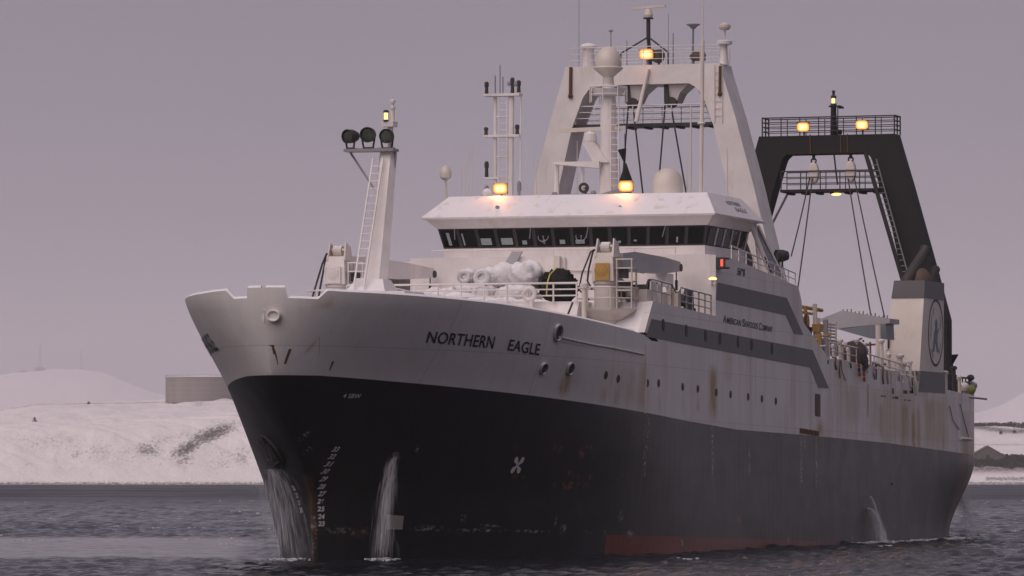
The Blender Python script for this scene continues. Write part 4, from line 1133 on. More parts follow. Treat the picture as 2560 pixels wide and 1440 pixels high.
# ------------------------------------------------------------------ deck cranes either side of the foredeck
def crane(sg, paint, panel, tip_s, tip_p, tip_z):
    sc_, pc = 20.7, 6.42 * sg
    mb = MB(); mb.lathe(V(sc_, pc, 9.6), (0, 0, 1), [(0, .72), (1.3, .72), (1.42, .8)], 20)
    cr = mb.build('deck_crane', M[paint], ship, True)
    mb = MB(); n = 8
    oc = lambda r, z: [V(sc_ + math.cos(2 * math.pi * (i + .5) / n) * r, pc + .05 * sg + math.sin(2 * math.pi * (i + .5) / n) * r, z) for i in range(n)]
    mb.loft([oc(.8, 10.55), oc(1.42, 10.98), oc(1.45, 11.06)])
    mb.build('crane_platform', M[paint], cr)
    rail('crane_railing', oc(1.4, 11.06) + [oc(1.4, 11.06)[0]], .95, cr, M[paint], 2, 1.2, .035)
    mb = MB(); mb.lathe(V(sc_, pc, 11.07), (0, 0, 1), [(0, .55), (1.1, .55), (1.12, .62), (1.25, .62)], 20); mb.build('slewing_column', M[paint], cr, True)
    mb = MB()
    bx = lambda hw, s0_, s1_, z: [V(s0_, pc - hw, z), V(s0_, pc + hw, z), V(s1_, pc + hw, z), V(s1_, pc - hw, z)]
    mb.loft([bx(.52, 20.1, 21.2, 12.32), bx(.48, 20.15, 21.3, 13.1), bx(.40, 20.3, 21.4, 13.6)]); mb.build('crane_housing', M[paint], cr)
    mb = MB(); mb.slab([V(20.05, pc - .34, 12.34), V(20.05, pc + .34, 12.34), V(20.1, pc + .32, 13.12), V(20.1, pc - .32, 13.12)], (.04, 0, 0)); mb.build('front_panel', M[panel], cr)
    mb = MB(); mb.torus(V(20.06, pc - .05, 12.78), (1, 0, 0), .27, .05, 24, 6); mb.lathe(V(20.05, pc - .05, 12.78), (1, 0, 0), [(0, .25), (.04, .25), (.06, .1)], 20); mb.build('slewing_motor', M['ochre' if panel == 'ochre' else paint], cr)
    mb = MB()
    for k in (-.42, .42):
        mb.slab([V(20.2, pc + k, 13.4), V(21.3, pc + k, 13.4), V(21.0, pc + k, 14.05), V(20.5, pc + k * .9, 14.25)], (0, .07, 0))
    mb.tube(V(20.6, pc - .45, 13.9), V(20.6, pc + .45, 13.9), .06); mb.lathe(V(20.7, pc - .2, 13.85), (0, 1, 0), [(0, .25), (.4, .25)], 14); mb.build('sheave_head', M['rusty_white'], cr)
    mb = MB()
    a0, a1 = V(21.3, pc + .25 * sg, 13.32), V(tip_s, tip_p, tip_z)
    dv = (a1 - a0).normalized(); pv_ = dv.cross(Vector((0, 0, 1))).normalized()
    rg = lambda c_, w_, u_, d_: [c_ - pv_ * w_ + Vector((0, 0, u_)), c_ + pv_ * w_ + Vector((0, 0, u_)), c_ + pv_ * w_ - Vector((0, 0, d_)), c_ - pv_ * w_ - Vector((0, 0, d_))]
    mb.loft([rg(a0, .36, .30, .35), rg(a0.lerp(a1, .2), .36, .42, .48), rg(a0.lerp(a1, .7), .30, .34, .42), rg(a1, .2, .22, .22)]); mb.build('crane_boom', M['bluewhite' if sg > 0 else 'white'], cr)
    mb = MB(); mb.tube(a1 + Vector((0, 0, -.05)) + pv_ * .25, a1 + Vector((0, 0, -.05)) - pv_ * .25, .18, n=12); mb.build('boom_sheave', M['dark' if sg < 0 else 'rust'], cr); mb = MB(); mb.tube(a0.lerp(a1, .1) + Vector((0, 0, -.3)), a0.lerp(a1, .45) + Vector((0, 0, -.4)), .1, n=8); mb.build('boom_ram', M['midgrey'], cr)
    mb = MB(); h0 = V(20.3, pc - .42, 13.75)
    for dx, dn in ((.75, 1.2), (.35, .95)):
        mb.pipe([h0, h0 + Vector((0, -.25 * dx, -.1)), h0 + Vector((0, -.8 * dx, -.9 * dn)), h0 + Vector((0, -1.0 * dx, -1.5 * dn)), h0 + Vector((0, -.35 * dx, -1.9 * dn))] if sg > 0 else
                [h0, h0 + Vector((0, -.3 * dx, -.5)), h0 + Vector((0, -.9 * dx, -1.6 * dn)), h0 + Vector((0, -1.25 * dx, -2.4 * dn))], .045, 6)
    mb.build('hydraulic_hose', M['dark'], cr)
    mb = MB(); p2 = pc + .95
    for a_, b_ in ((-.35, -.35), (.35, -.35), (.35, .35), (-.35, .35)):
        mb.tube(V(sc_ + a_, p2 + b_, 11.07), V(sc_ + a_, p2 + b_, 13.3), .04, n=5)
    for z_ in (11.9, 12.3, 12.9, 13.3):
        mb.box(sc_ - .38, sc_ + .38, p2 - .4, p2 + .4, z_ - .03, z_ + .03)
    mb.build('control_stand', M[paint], cr)
    mb = MB(); mb.box(sc_ - .2, sc_ + .2, p2 - .25, p2 + .25, 12.0, 12.28); mb.box(sc_ - .15, sc_ + .2, p2 - .3, p2 + .05, 12.45, 12.85); mb.ball(V(sc_ - .2, p2 + .2, 11.5), .18, 10); mb.build('valve_block', M['dark'], cr)
    return a1
tp = crane(1, 'rusty_white', 'ochre', 30.6, 6.85, 13.35)
ts = crane(-1, 'white', 'white', 30.9, -5.45, 13.2)
def hook(a, ln, lab):
    o = tag(empty('cargo_hook', a), lab, 'hook')
    mb = MB(); mb.tube((0, 0, 0), (0, 0, -ln * .3), .03, n=5); mb.build('chain', M['dark'], o)
    mb = MB(); mb.tube((0, 0, -ln * .3), (0, 0, -ln * .85), .075, .06, 8); mb.build('weight', M['dark'], o)
    mb = MB(); mb.torus((0, 0, -ln * .93), (1, 0, 0), .1, .035, 14, 6); mb.build('hook', M['ochre'], o)
hook(tp + Vector((.05, 0, -.2)), 1.45, 'dark hook and weight hanging from the rusty crane boom with the ochre panel')
hook(ts + Vector((.05, 0, -.2)), 1.15, 'dark hook and weight hanging from the snow white crane boom behind the foremast')
# boom rest
mb = MB(); mb.box(28.2, 29.2, 6.1, 7.1, 12.35, 12.95)
for a_, b_ in ((6.2, 6.0), (7.0, 7.4)): mb.tube(V(28.6, a_, 12.4), V(28.4, b_, 11.1), .13)
mb.build('boom_rest', M['white'], house)
# winches and lockers on the boat deck
def winch(s, p, z, parent, mat='cream'):
    mb = MB(); mb.box(s - .6, s + .6, p - .9, p + .9, z, z + .25)
    for k in (-.85, .75): mb.slab([V(s - .5, p + k, z + .25), V(s + .5, p + k, z + .25), V(s + .35, p + k, z + 1.05), V(s - .35, p + k, z + 1.05)], (0, .1, 0))
    o = mb.build('deck_winch', M[mat], parent)
    mb = MB(); mb.lathe(V(s, p - .72, z + .62), (0, 1, 0), [(0, .55), (.08, .55), (.1, .3), (1.3, .3), (1.32, .55), (1.4, .55)], 16); mb.build('drum', M['dark'], o)
winch(23.5, 7.0, 11.35, house); winch(25.8, 6.6, 11.3, house, 'rusty_white'); winch(28.9, 7.2, 11.1, house, 'dark')
mb = MB(); mb.box(22.2, 23.0, 6.9, 7.9, 11.35, 12.0); mb.build('deck_locker', M['cream'], house); mb = MB(); mb.box(24.4, 25.1, 7.2, 8.0, 11.3, 11.95); mb.build('deck_locker', M['cream'], house)
mb = MB(); mb.box(26.5, 27.0, 7.6, 8.1, 11.2, 12.1); mb.tube(V(26.4, 7.8, 11.2), V(26.4, 7.8, 12.3), .09); mb.build('vent_post', M['rusty_white'], house)
# windlass housing and rail on the raised forecastle
mb = MB(); mb.loft([[V(10.6, -1.6, 9.76), V(10.6, .35, 9.76), V(12.4, .35, 9.76), V(12.4, -1.6, 9.76)], [V(10.7, -1.5, 12.0), V(10.7, .3, 11.62), V(12.3, .3, 11.62), V(12.3, -1.5, 12.0)]]); mb.build('windlass_housing', M['midgrey'], ship)
mb = MB(); mb.loft([[V(18.3, -5.6, 9.76), V(18.3, 5.6, 9.76), V(24, 5.6, 9.76), V(24, -5.6, 9.76)], [V(19.2, -5.6, 11.38), V(19.2, 5.6, 11.38), V(24, 5.6, 11.38), V(24, -5.6, 11.38)]]); mb.build('raised_deck', M['white'], ship)
rail('foredeck_railing', [V(19.0, -5.4, 11.36), V(19.0, 5.55, 11.36)], .84, ship, None, 3, 1.15, .045)
mb = MB(); mb.lathe(V(18.6, 3.55, 10.6), (0, 0, 1), [(0, .1), (1.0, .1)], 10); mb.torus(V(18.6, 3.45, 11.7), (1, 0, 0), .26, .11, 18, 8); mb.build('goose_neck_vent', M['white'], ship, True)
mb = MB(); mb.lathe(V(18.7, 6.0, 10.4), (0, 0, 1), [(0, .12), (1.5, .12), (1.55, .2), (1.75, .2)], 10); mb.build('vent_post', M['rusty_white'], ship)
mb = MB(); mb.tube(V(18.0, 5.3, 10.4), V(18.4, 5.55, 11.3), .05); mb.build('hose', M['dark'], ship)

# ------------------------------------------------------------------ bridge roof: mast, radars, domes, aerials
def post(name, s, p, z0, z1, r0, r1, mat, parent):
    mb = MB(); mb.tube(V(s, p, z0), V(s, p, z1), r0, r1, 8); return mb.build(name, mat, parent)
mb = MB(); mb.lathe(V(42, .04, 16.6), (0, 0, 1), [(0, .5), (1.2, .46), (3.2, .42), (4.9, .40), (5.4, .38), (6.0, .33), (6.3, .3)], 16)
mb.loft([[V(41.7, -.2, 17.0), V(41.7, .25, 17.0), V(42.6, .6, 17.0), V(42.6, -.6, 17.0)], [V(41.7, -.3, 19.2), V(41.7, .25, 19.2), V(42.4, .5, 19.2), V(42.4, -.5, 19.2)]])
radm = mb.build('radar_mast', M['white'], ship, True)
mb = MB(); mb.lathe(V(42, .04, 22.3), (0, 0, 1), [(.0, .35), (.05, .7), (.3, .82), (.36, .82), (.4, .3)], 20); mb.build('crow_basket', M['white'], radm)
rail('basket_railing', [V(42 + math.cos(a) * .95, .04 + math.sin(a) * .95, 22.0) for a in np.linspace(0, 2 * math.pi, 9)], .75, radm, None, 2, .8, .03)
mb = MB(); mb.lathe(V(42, .04, 22.9), (0, 0, 1), [(0, .28), (.35, .26), (.75, .72), (.8, .74), (.86, .65), (1.1, .66), (1.35, .615), (1.58, .50), (1.75, .35), (1.86, .18), (1.89, .02)], 24); mb.build('radome', M['dome'], radm, True)
mb = MB(); mb.loft([[V(41.2, -2.6, 18.95), V(41.2, -.2, 18.7), V(42.2, -.2, 18.7), V(42.2, -2.6, 18.95)], [V(41.2, -2.6, 19.05), V(41.2, -.2, 19.05), V(42.2, -.2, 19.05), V(42.2, -2.6, 19.05)]])
mb.tube(V(41.7, -2.55, 18.95), V(41.7, -2.55, 17.2), .13); mb.tube(V(41.7, -1.2, 18.8), V(41.7, -1.2, 17.2), .09); mb.build('radar_platform', M['white'], radm)
mb = MB(); mb.loft([[V(41.4, -1.15, 20.0), V(41.4, -.55, 20.0), V(42.1, -.55, 20.0), V(42.1, -1.15, 20.0)], [V(41.4, -.55, 19.0), V(41.4, .2, 19.0), V(42.1, .2, 19.0), V(42.1, -.55, 19.0)]])
mb.lathe(V(41.8, -.85, 20.0), (0, 0, 1), [(0, .33), (.1, .36), (.45, .3), (.55, .1), (.6, .1)], 14); mb.build('radar_pedestal', M['white'], radm)
mb = MB(); mb.loft([[V(41.62, -2.4, 20.52), V(41.72, -2.4, 20.52), V(41.72, -2.4, 20.72), V(41.62, -2.4, 20.72)], [V(41.85, .95, 20.62), V(41.98, .95, 20.62), V(41.98, .95, 20.82), V(41.85, .95, 20.82)]]); mb.build('radar_scanner', M['dome'], radm)
ladder('ladder', V(41.5, .5, 17.2), V(41.6, .5, 22.2), .4, (0, 1, 0), radm, None, .03)
mb = MB(); mb.torus(V(41.4, -1.05, 17.75), (1, .2, 0), .2, .07, 14, 6); mb.tube(V(41.4, -.95, 17.3), V(41.4, -.95, 17.8), .06); mb.build('loud_hailer', M['dark'], roof)
mb = MB(); mb.lathe(V(40, 3.67, 17.2), (0, 0, 1), [(0, .74), (.6, .75), (.9, .70), (1.15, .55), (1.32, .3), (1.37, .03)], 24); mb.build('satellite_dome', M['dome'], roof, True)
mb = MB(); mb.tube(V(38, -7.0, 16.1), V(38, -7.1, 18.1), .06); mb.lathe(V(38, -7.1, 18.05), (0, 0, 1), [(0, .1), (.12, .27), (.35, .3), (.6, .22), (.74, .03)], 16); mb.build('aerial_dome', M['dome'], roof, True)
for x, y0, y1, s_, r in ((1154, 485, 385, 39, .022), (1164, 485, 390, 39, .02), (1172, 485, 380, 40, .02), (1180, 485, 355, 40, .022), (1340, 480, 405, 40, .04), (1727, 478, 260, 41, .06), (1717, 478, 400, 41, .03), (1818, 505, 370, 41, .035), (1443, 480, 352, 43, .02), (1600, 480, 470, 40, .02), (1302, 480, 165, 43, .018), (1649, 470, 425, 39.5, .03)):
    a = on_s(x, y0, s_); b = on_s(x, y1, s_); mb = MB(); mb.tube(V(a[0], a[1], min(a[2], 17.0)), V(*b), r, r * .6, 6); mb.build('whip_aerial', M['cream'], roof)
mb = MB(); mb.tube(V(42.5, 4.6, 14.5), V(42.5, 4.75, 25.0), .11, .09); mb.tube(V(42.5, 4.75, 25.0), V(42.5, 4.8, 28.6), .03); mb.torus(V(42.5, 4.67, 20.9), (0, 0, 1), .16, .05, 10, 5); mb.build('aerial_mast', M['cream'], roof)
mb = MB(); mb.box(39.4, 39.9, -1.9, .1, 17.2, 17.35); mb.ball(V(39.6, -2.0, 17.35), .16, 8); mb.ball(V(39.6, .0, 17.4), .15, 8)
mb.loft([[V(39.0, .1, 17.2), V(39.0, 1.9, 17.2), V(39.8, 1.9, 17.2), V(39.8, .1, 17.2)], [V(39.0, 1.7, 17.6), V(39.0, 1.9, 17.7), V(39.8, 1.9, 17.7), V(39.8, 1.7, 17.6)]]); mb.build('roof_locker', M['midgrey'], roof)
# signal mast
mb = MB(); mb.tube(V(42, -5.85, 16.9), V(42, -5.85, 22.4), .09); mb.tube(V(42, -5.05, 16.9), V(42, -5.0, 22.4), .15)
mb.box(41.7, 42.3, -6.4, -4.5, 22.42, 22.55); mb.box(41.8, 42.2, -6.42, -4.55, 20.38, 20.5); mb.box(41.85, 42.15, -6.4, -4.95, 18.3, 18.4); mb.tube(V(42, -4.55, 17), V(42, -4.5, 22.4), .04)
for z_ in (17.9, 19.4, 21.4): mb.tube(V(42, -5.85, z_), V(42, -5.05, z_), .04)
sm = mb.build('signal_mast', M['white'], roof)
ladder('ladder', V(41.8, -5.4, 17.1), V(41.8, -5.38, 22.4), .4, (0, 1, 0), sm, None, .03)
def nav(p, z, mat='dark', h=.34):
    mb = MB(); mb.lathe(V(42, p, z), (0, 0, 1), [(0, .1), (h * .55, .08), (h * .6, .11), (h * .9, .11), (h, .06)], 10); mb.build('navigation_lamp', M[mat], sm)
for p_, z_, mt, h_ in ((-6.3, 22.55, 'dark', .62), (-4.62, 22.6, 'dark', .6), (-4.95, 22.55, 'dark', .8), (-6.33, 20.5, 'dark', .4), (-4.7, 20.5, 'dark', .5), (-6.3, 18.4, 'dark', .8), (-6.3, 17.0, 'midgrey', 1.0), (-4.6, 17.0, 'midgrey', 1.2)): nav(p_, z_, mt, h_)
mb = MB(); mb.tube(V(42, -5.85, 22.5), V(42, -5.85, 23.45), .04); mb.tube(V(42, -5.6, 22.5), V(42, -5.6, 24.0), .03); mb.tube(V(42, -5.45, 22.5), V(42, -5.45, 23.4), .035); mb.box(41.95, 42.05, -5.2, -4.7, 22.95, 23.15); mb.ball(V(42, -5.1, 23.05), .12, 8); mb.ball(V(42, -4.75, 23.0), .14, 8); mb.build('wind_sensor', M['midgrey'], sm)
mb = MB(); mb.lathe(V(41.7, -6.3, 17.55), (-.9, .2, 0), [(0, .12), (.2, .3), (.24, .3)], 14); mb.tube(V(41.7, -6.3, 17.0), V(41.7, -6.3, 17.5), .05); mb.build('loud_speaker', M['white'], sm)
# searchlight on the wing
searchlight(48.0, 7.2, 14.55, .32, uhouse, -.9)

# ------------------------------------------------------------------ forward gantry (white)
def gantry(name, outer, inner, s0_, s1_, mat, parent):
    """A-frame from half profiles [(p, z)] listed bottom to top"""
    mb = MB()
    for sg in (1, -1):
        leg = [(sg * p, z) for p, z in outer] + [(sg * p, z) for p, z in inner[::-1]]
        # split into the leg and half the beam
        n = len(outer)
        for i in range(len(outer) - 1):
            po0, po1 = outer[i], outer[i + 1]; pi0, pi1 = inner[i], inner[i + 1]
            mb.loft([[V(s, sg * po0[0], po0[1]) for s in (s0_, s1_)] + [V(s, sg * pi0[0], pi0[1]) for s in (s1_, s0_)],
                     [V(s, sg * po1[0], po1[1]) for s in (s0_, s1_)] + [V(s, sg * pi1[0], pi1[1]) for s in (s1_, s0_)]], 0, i in (0,))
    return mb
O1 = [(7.25, 12.2), (6.72, 14.4), (5.85, 17.97), (4.9, 21.5), (4.35, 23.3), (4.16, 23.9), (4.07, 24.3)]
I1 = [(6.35, 12.2), (5.72, 14.6), (4.48, 17.97), (3.72, 21.2), (3.15, 22.7), (2.85, 23.1), (2.45, 23.32)]
mb = gantry('gantry', O1, I1, 48.0, 50.2, 'white', ship)
mb.loft([[V(48.0, -4.07, 24.3), V(50.2, -4.07, 24.3), V(50.2, 4.07, 24.3), V(48.0, 4.07, 24.3)], [V(48.0, -2.45, 23.32), V(50.2, -2.45, 23.32), V(50.2, 2.45, 23.32), V(48.0, 2.45, 23.32)]])
g1 = mb.build('forward_gantry', M['white'], ship)
mb = MB(); mb.box(48.2, 50.0, -3.87, 3.62, 21.22, 21.36)
for k in range(9): mb.box(48.6, 49.6, -3.5 + k * .85, -3.3 + k * .85, 21.12, 21.22)
cw = mb.build('catwalk', M['dark'], g1)
rail('catwalk_railing', [V(48.2, -3.6, 21.36), V(48.2, 3.5, 21.36)], .92, cw, None, 3, 1.0, .028)
rail('catwalk_railing', [V(50.0, -3.6, 21.36), V(50.0, 3.5, 21.36)], .92, cw, None, 3, 1.0, .028)
rail('top_railing', [V(48.1, -3.9, 24.3), V(48.1, 4.0, 24.3)], .95, g1, None, 3, 1.0, .022)
rail('top_railing', [V(50.1, -3.9, 24.3), V(50.1, 4.0, 24.3)], .95, g1, None, 3, 1.0, .022)
for p_ in (-.62, 1.42):
    mb = MB()
    mb.loft([[V(48.3, p_ - .35, 23.3), V(48.3, p_ + .9, 23.3), V(49.8, p_ + .9, 23.3), V(49.8, p_ - .35, 23.3)], [V(48.4, p_ - .3, 22.9), V(48.4, p_ + .45, 22.9), V(49.7, p_ + .45, 22.9), V(49.7, p_ - .3, 22.9)], [V(48.5, p_ - .22, 22.35), V(48.5, p_ + .2, 22.35), V(49.6, p_ + .2, 22.35), V(49.6, p_ - .22, 22.35)]])
    sh = mb.build('sheave_bracket', M['white'], g1)
    mb = MB(); mb.box(48.28, 48.5, p_ - .36, p_ - .12, 22.4, 23.3); mb.lathe(V(48.6, p_, 22.4), (1, 0, 0), [(0, .28), (.3, .28)], 16); mb.build('sheave', M['dark'], sh)
for p_, s_ in ((-3.14, 49.0), (4.0, 49.0)):
    mb = MB(); mb.lathe(V(s_, p_, 24.28), (0, 0, 1), [(0, .34), (.4, .30), (.95, .27), (1.0, .3), (1.05, .43), (1.12, .44), (1.22, .36), (1.28, .12)] if p_ < 0 else [(0, .26), (.4, .2), (.95, .18), (1.0, .24), (1.05, .42), (1.2, .42), (1.24, .3)], 18); v = mb.build('mushroom_vent', M['white'], g1, True)
    if p_ > 0:
        mb = MB(); mb.tube(V(s_, p_ + .05, 25.6), V(s_, p_ + .05, 26.1), .05); mb.lathe(V(s_, p_ + .05, 26.05), (0, 0, 1), [(0, .2), (.12, .3), (.25, .3), (.4, .05)], 12); mb.build('satellite_dome', M['dome'], v)
for y0, y1, x in ((168, 240, 1427), (165, 235, 1801)):
    a = on_s(x, y0, 47.95); b = on_s(x - 1, y1, 47.95); mb = MB(); mb.tube(V(*a), V(*b), .09); mb.ball(V(*b), .14, 8); mb.build('guide_arm', M['rust'], g1)
# radar on its tripod, with the lit lamp below
mb = MB(); mb.tube(V(49, .03, 25.75), V(49, .03, 26.75), .11); mb.lathe(V(49, .03, 26.72), (0, 0, 1), [(0, .26), (.06, .26)], 12); mb.tube(V(49, .03, 25.8), V(48.4, -1.25, 24.95), .045); mb.tube(V(49, .03, 25.8), V(48.4, 1.25, 24.95), .045); mb.tube(V(48.4, -1.25, 24.95), V(48.4, -1.25, 24.3), .04); mb.tube(V(48.4, 1.25, 24.95), V(48.4, 1.25, 24.3), .04); mb.tube(V(49, .03, 25.75), V(49.4, .03, 24.3), .1); tr = mb.build('radar_tripod', M['dark'], g1)
mb = MB(); mb.lathe(V(49, .03, 26.78), (0, 0, 1), [(0, .2), (.15, .24), (.4, .16), (.45, .08), (.5, .08)], 14)
mb.loft([[V(48.9, -.85, 27.2), V(49.02, -.85, 27.2), V(49.02, -.85, 27.32), V(48.9, -.85, 27.32)], [V(48.95, .92, 27.3), V(49.1, .92, 27.3), V(49.1, .92, 27.43), V(48.95, .92, 27.43)]]); mb.build('radar_scanner', M['dome'], tr)
floodlight(48.3, .16, 24.88, g1, True, 0, .36, 30)
mb = MB(); mb.lathe(V(48.9, .62, 24.8), (.8, -.2, 0), [(0, .36), (.5, .3), (.6, .1)], 12); mb.tube(V(48.9, .62, 24.3), V(48.9, .62, 24.6), .06); mb.build('floodlight', M['brown'], g1)
mb = MB(); mb.loft([[V(48.3, 2.45, 24.55), V(48.3, 3.1, 24.55), V(48.8, 3.1, 24.5), V(48.8, 2.45, 24.5)], [V(48.3, 2.4, 24.75), V(48.3, 3.15, 24.8), V(48.9, 3.1, 24.8), V(48.9, 2.45, 24.75)], [V(48.55, 2.6, 24.98), V(48.55, 3.05, 25.0), V(48.9, 3.0, 25.0), V(48.9, 2.6, 24.98)]]); mb.tube(V(48.4, 2.6, 24.3), V(48.4, 2.6, 24.55), .04); mb.tube(V(48.4, 3.0, 24.3), V(48.4, 3.0, 24.55), .04); mb.build('floodlight', M['brown'], g1)
mb = MB(); mb.tube(V(49, 2.35, 24.3), V(49, 2.4, 26.2), .055); mb.lathe(V(49, 2.4, 26.15), (0, 0, 1), [(0, .1), (.12, .2), (.2, .35), (.24, .35)], 12); mb.build('weather_vane', M['midgrey'], g1)
for p_, z_, r_ in ((-2.05, 26.2, .035), (-1.2, 25.7, .03), (1.25, 26.0, .035), (-3.75, 29.5, .018), (1.0, 27.0, .018)):
    mb = MB(); mb.tube(V(49.3, p_, 24.3), V(49.3, p_, z_), r_, r_ * .7, 6)
    if p_ == -2.05: mb.ball(V(49.3, p_, z_), .13, 8, 0, (1, 1, .6))
    mb.build('whip_aerial', M['midgrey'], g1)
mb = MB(); mb.tube(V(50.3, 2.3, 23.4), V(52.5, 3.9, 18.6), .12); mb.tube(V(52.5, 3.9, 18.6), V(55, 5.4, 13.0), .12); mb.build('gantry_stay', M['midgrey'], g1)
mb = MB(); mb.tube(V(47.9, .35, 24.1), V(47.6, -.2, 21.4), .08, .12); mb.build('gantry_stay', M['white'], g1)
ladder('ladder', V(47.95, 4.0, 21.3), V(47.95, 4.0, 24.2), .4, (0, 1, 0), g1, None, .025)

# ------------------------------------------------------------------ stern gantry (black)
O2 = [(7.0, 12.4), (6.3, 15.0), (5.6, 17.5), (4.9, 20.0), (4.3, 22.0), (4.1, 22.7), (4.0, 23.05)]
I2 = [(5.05, 12.4), (4.4, 15.0), (3.85, 17.6), (3.15, 20.0), (2.72, 21.45), (2.6, 21.75), (2.35, 21.98)]
mb = gantry('gantry', O2, I2, 85.0, 86.4, 'black', ship)
mb.loft([[V(85.0, -4.0, 23.05), V(86.4, -4.0, 23.05), V(86.4, 4.0, 23.05), V(85.0, 4.0, 23.05)], [V(85.0, -2.35, 21.98), V(86.4, -2.35, 21.98), V(86.4, 2.35, 21.98), V(85.0, 2.35, 21.98)]])
g2 = mb.build('stern_gantry', M['black'], ship)
for sg in (1, -1):
    mb = MB()
    mb.loft([[V(85.0, sg * 7.0, 12.41), V(86.4, sg * 7.0, 12.41), V(86.4, sg * 5.05, 12.41), V(85.0, sg * 5.05, 12.41)], [V(85.0, sg * 7.0, 7.3), V(86.4, sg * 7.0, 7.3), V(86.4, sg * 5.4, 7.3), V(85.0, sg * 5.4, 7.3)]])
    mb.build('gantry_foot', M['black'], g2)
mb = MB(); mb.loft([[V(87.5, 5.8, 11.5), V(88.3, 5.8, 11.5), V(88.3, 6.15, 11.5), V(87.5, 6.15, 11.5)], [V(87.5, 5.8, 9.6), V(88.8, 5.8, 9.6), V(88.8, 6.6, 9.6), V(87.5, 6.6, 9.6)], [V(87.5, 5.8, 8.0), V(89.2, 5.8, 8.0), V(89.2, 6.95, 8.0), V(87.5, 6.95, 8.0)]]); mb.build('gantry_brace', M['black'], g2)
mb = MB(); mb.loft([[V(87.8, 6.3, 9.9), V(88.3, 6.3, 9.9), V(88.3, 6.6, 9.9), V(87.8, 6.6, 9.9)], [V(87.8, 6.2, 10.45), V(88.3, 6.2, 10.45), V(88.3, 6.95, 10.5), V(87.8, 6.95, 10.5)]]); mb.build('bracket', M['black'], g2)
mb = MB(); mb.box(85.0, 86.4, -2.75, 3.2, 19.8, 19.96)
for k in range(7): mb.box(85.2, 86.2, -2.4 + k * .85, -2.15 + k * .85, 19.68, 19.8)
cw = mb.build('catwalk', M['black'], g2)
rail('catwalk_railing', [V(85.05, -2.7, 19.96), V(85.05, 3.1, 19.96)], 1.05, cw, M['dark'], 3, 1.1, .035)
rail('catwalk_railing', [V(86.35, -2.7, 19.96), V(86.35, 3.1, 19.96)], 1.05, cw, M['dark'], 3, 1.1, .03)
mb = MB(); mb.ball(V(85.3, .5, 19.66), .3, 12, 0, (.6, 1, .28)); mb.build('deck_lamp', M['warmlamp'], cw)
rail('top_railing', [V(85.0, -3.8, 23.05), V(85.0, 4.0, 23.05)], 1.05, g2, M['dark'], 4, 1.05, .035)
rail('top_railing', [V(86.4, -3.8, 23.05), V(86.4, 4.0, 23.05)], 1.05, g2, M['dark'], 4, 1.05, .03)
for p_ in (-3.8, 4.0): rail('top_railing', [V(85.0, p_, 23.05), V(86.4, p_, 23.05)], 1.05, g2, M['dark'], 4, .7, .045)
floodlight(84.9, -1.32, 23.55, g2, True, 0, .36, 22, 'dark'); floodlight(84.9, 2.15, 23.6, g2, True, 0, .36, 22, 'dark')
mb = MB(); mb.tube(V(85.7, .25, 23.05), V(85.7, .25, 24.75), .2, .16, 10); mb.box(85.5, 85.9, .0, .7, 24.7, 24.78); mb.tube(V(85.7, .55, 24.66), V(85.7, .85, 24.66), .06); mb.tube(V(85.7, .5, 23.05), V(85.7, .5, 24.7), .03); mb.ball(V(85.6, .6, 23.25), .2, 8); tm = mb.build('light_mast', M['black'], g2)
mb = MB(); mb.lathe(V(85.7, .25, 24.78), (0, 0, 1), [(0, .18), (.12, .18), (.14, .06)], 12); mb.lathe(V(85.7, .25, 25.2), (0, 0, 1), [(0, .16), (.14, .16), (.2, .07), (.45, .1)], 12); mb.tube(V(85.8, .25, 24.8), V(85.8, .25, 25.3), .05); ml = mb.build('masthead_lamp', M['dark'], tm)
mb = MB(); mb.lathe(V(85.62, .25, 24.92), (0, 0, 1), [(0, .09), (.28, .09)], 12); mb.build('lens', M['warmlamp'], ml)
mb = MB(); mb.tube(V(85.0, 2.3, 22.0), V(80.0, 6.3, 12.4), .12); mb.build('gantry_stay', M['black'], g2)
ladder('ladder', V(84.95, 2.75, 21.6), V(84.6, 4.9, 14.2), .4, (0, 1, .1), g2, M['midgrey'], .04)
mb = MB(); mb.tube(V(86.5, -2.7, 19.8), V(86.5, -4.2, 17.0), .07); mb.build('gantry_stay', M['midgrey'], g2)
for p_, r in ((-.95, .04), (.85, .04), (1.25, .035)):
    mb = MB(); mb.tube(V(84.97, p_, 23.1), V(84.97, p_ + .02, 22.0), r, n=5); mb.build('guide_strip', M['rust'], g2)

def block(s, p, z, ztop, lab):
    o = tag(empty('trawl_block', V(s, p, ztop)), lab, 'block', 'blocks hanging in the stern gantry')
    mb = MB(); mb.tube((0, 0, 0), (0, 0, z - ztop + .75), .09, n=6); mb.torus((0, 0, z - ztop + .7), (1, 0, 0), .14, .05, 12, 5); mb.build('shackle', M['dark'], o)
    mb = MB(); n = 16
    ring = lambda x, k: [Vector((x, math.cos(2 * math.pi * i / n) * .30 * k, z - ztop + math.sin(2 * math.pi * i / n) * .62 * k)) for i in range(n)]
    mb.loft([ring(.2, .8), ring(.16, 1), ring(.06, 1)]); mb.loft([ring(-.2, .8), ring(-.16, 1), ring(-.06, 1)]); mb.build('cheek', M['cream'], o)
    mb = MB(); mb.lathe(Vector((-.05, 0, z - ztop)), (1, 0, 0), [(0, .24), (.1, .24)], 16); mb.build('sheave', M['dark'], o)
    return o
block(85.3, -.83, 20.9, 22.0, 'cream block under the black gantry, the narrower one nearer the white gantry')
block(85.3, 1.36, 20.95, 22.0, 'cream block under the black gantry, the wider one nearer the funnel')
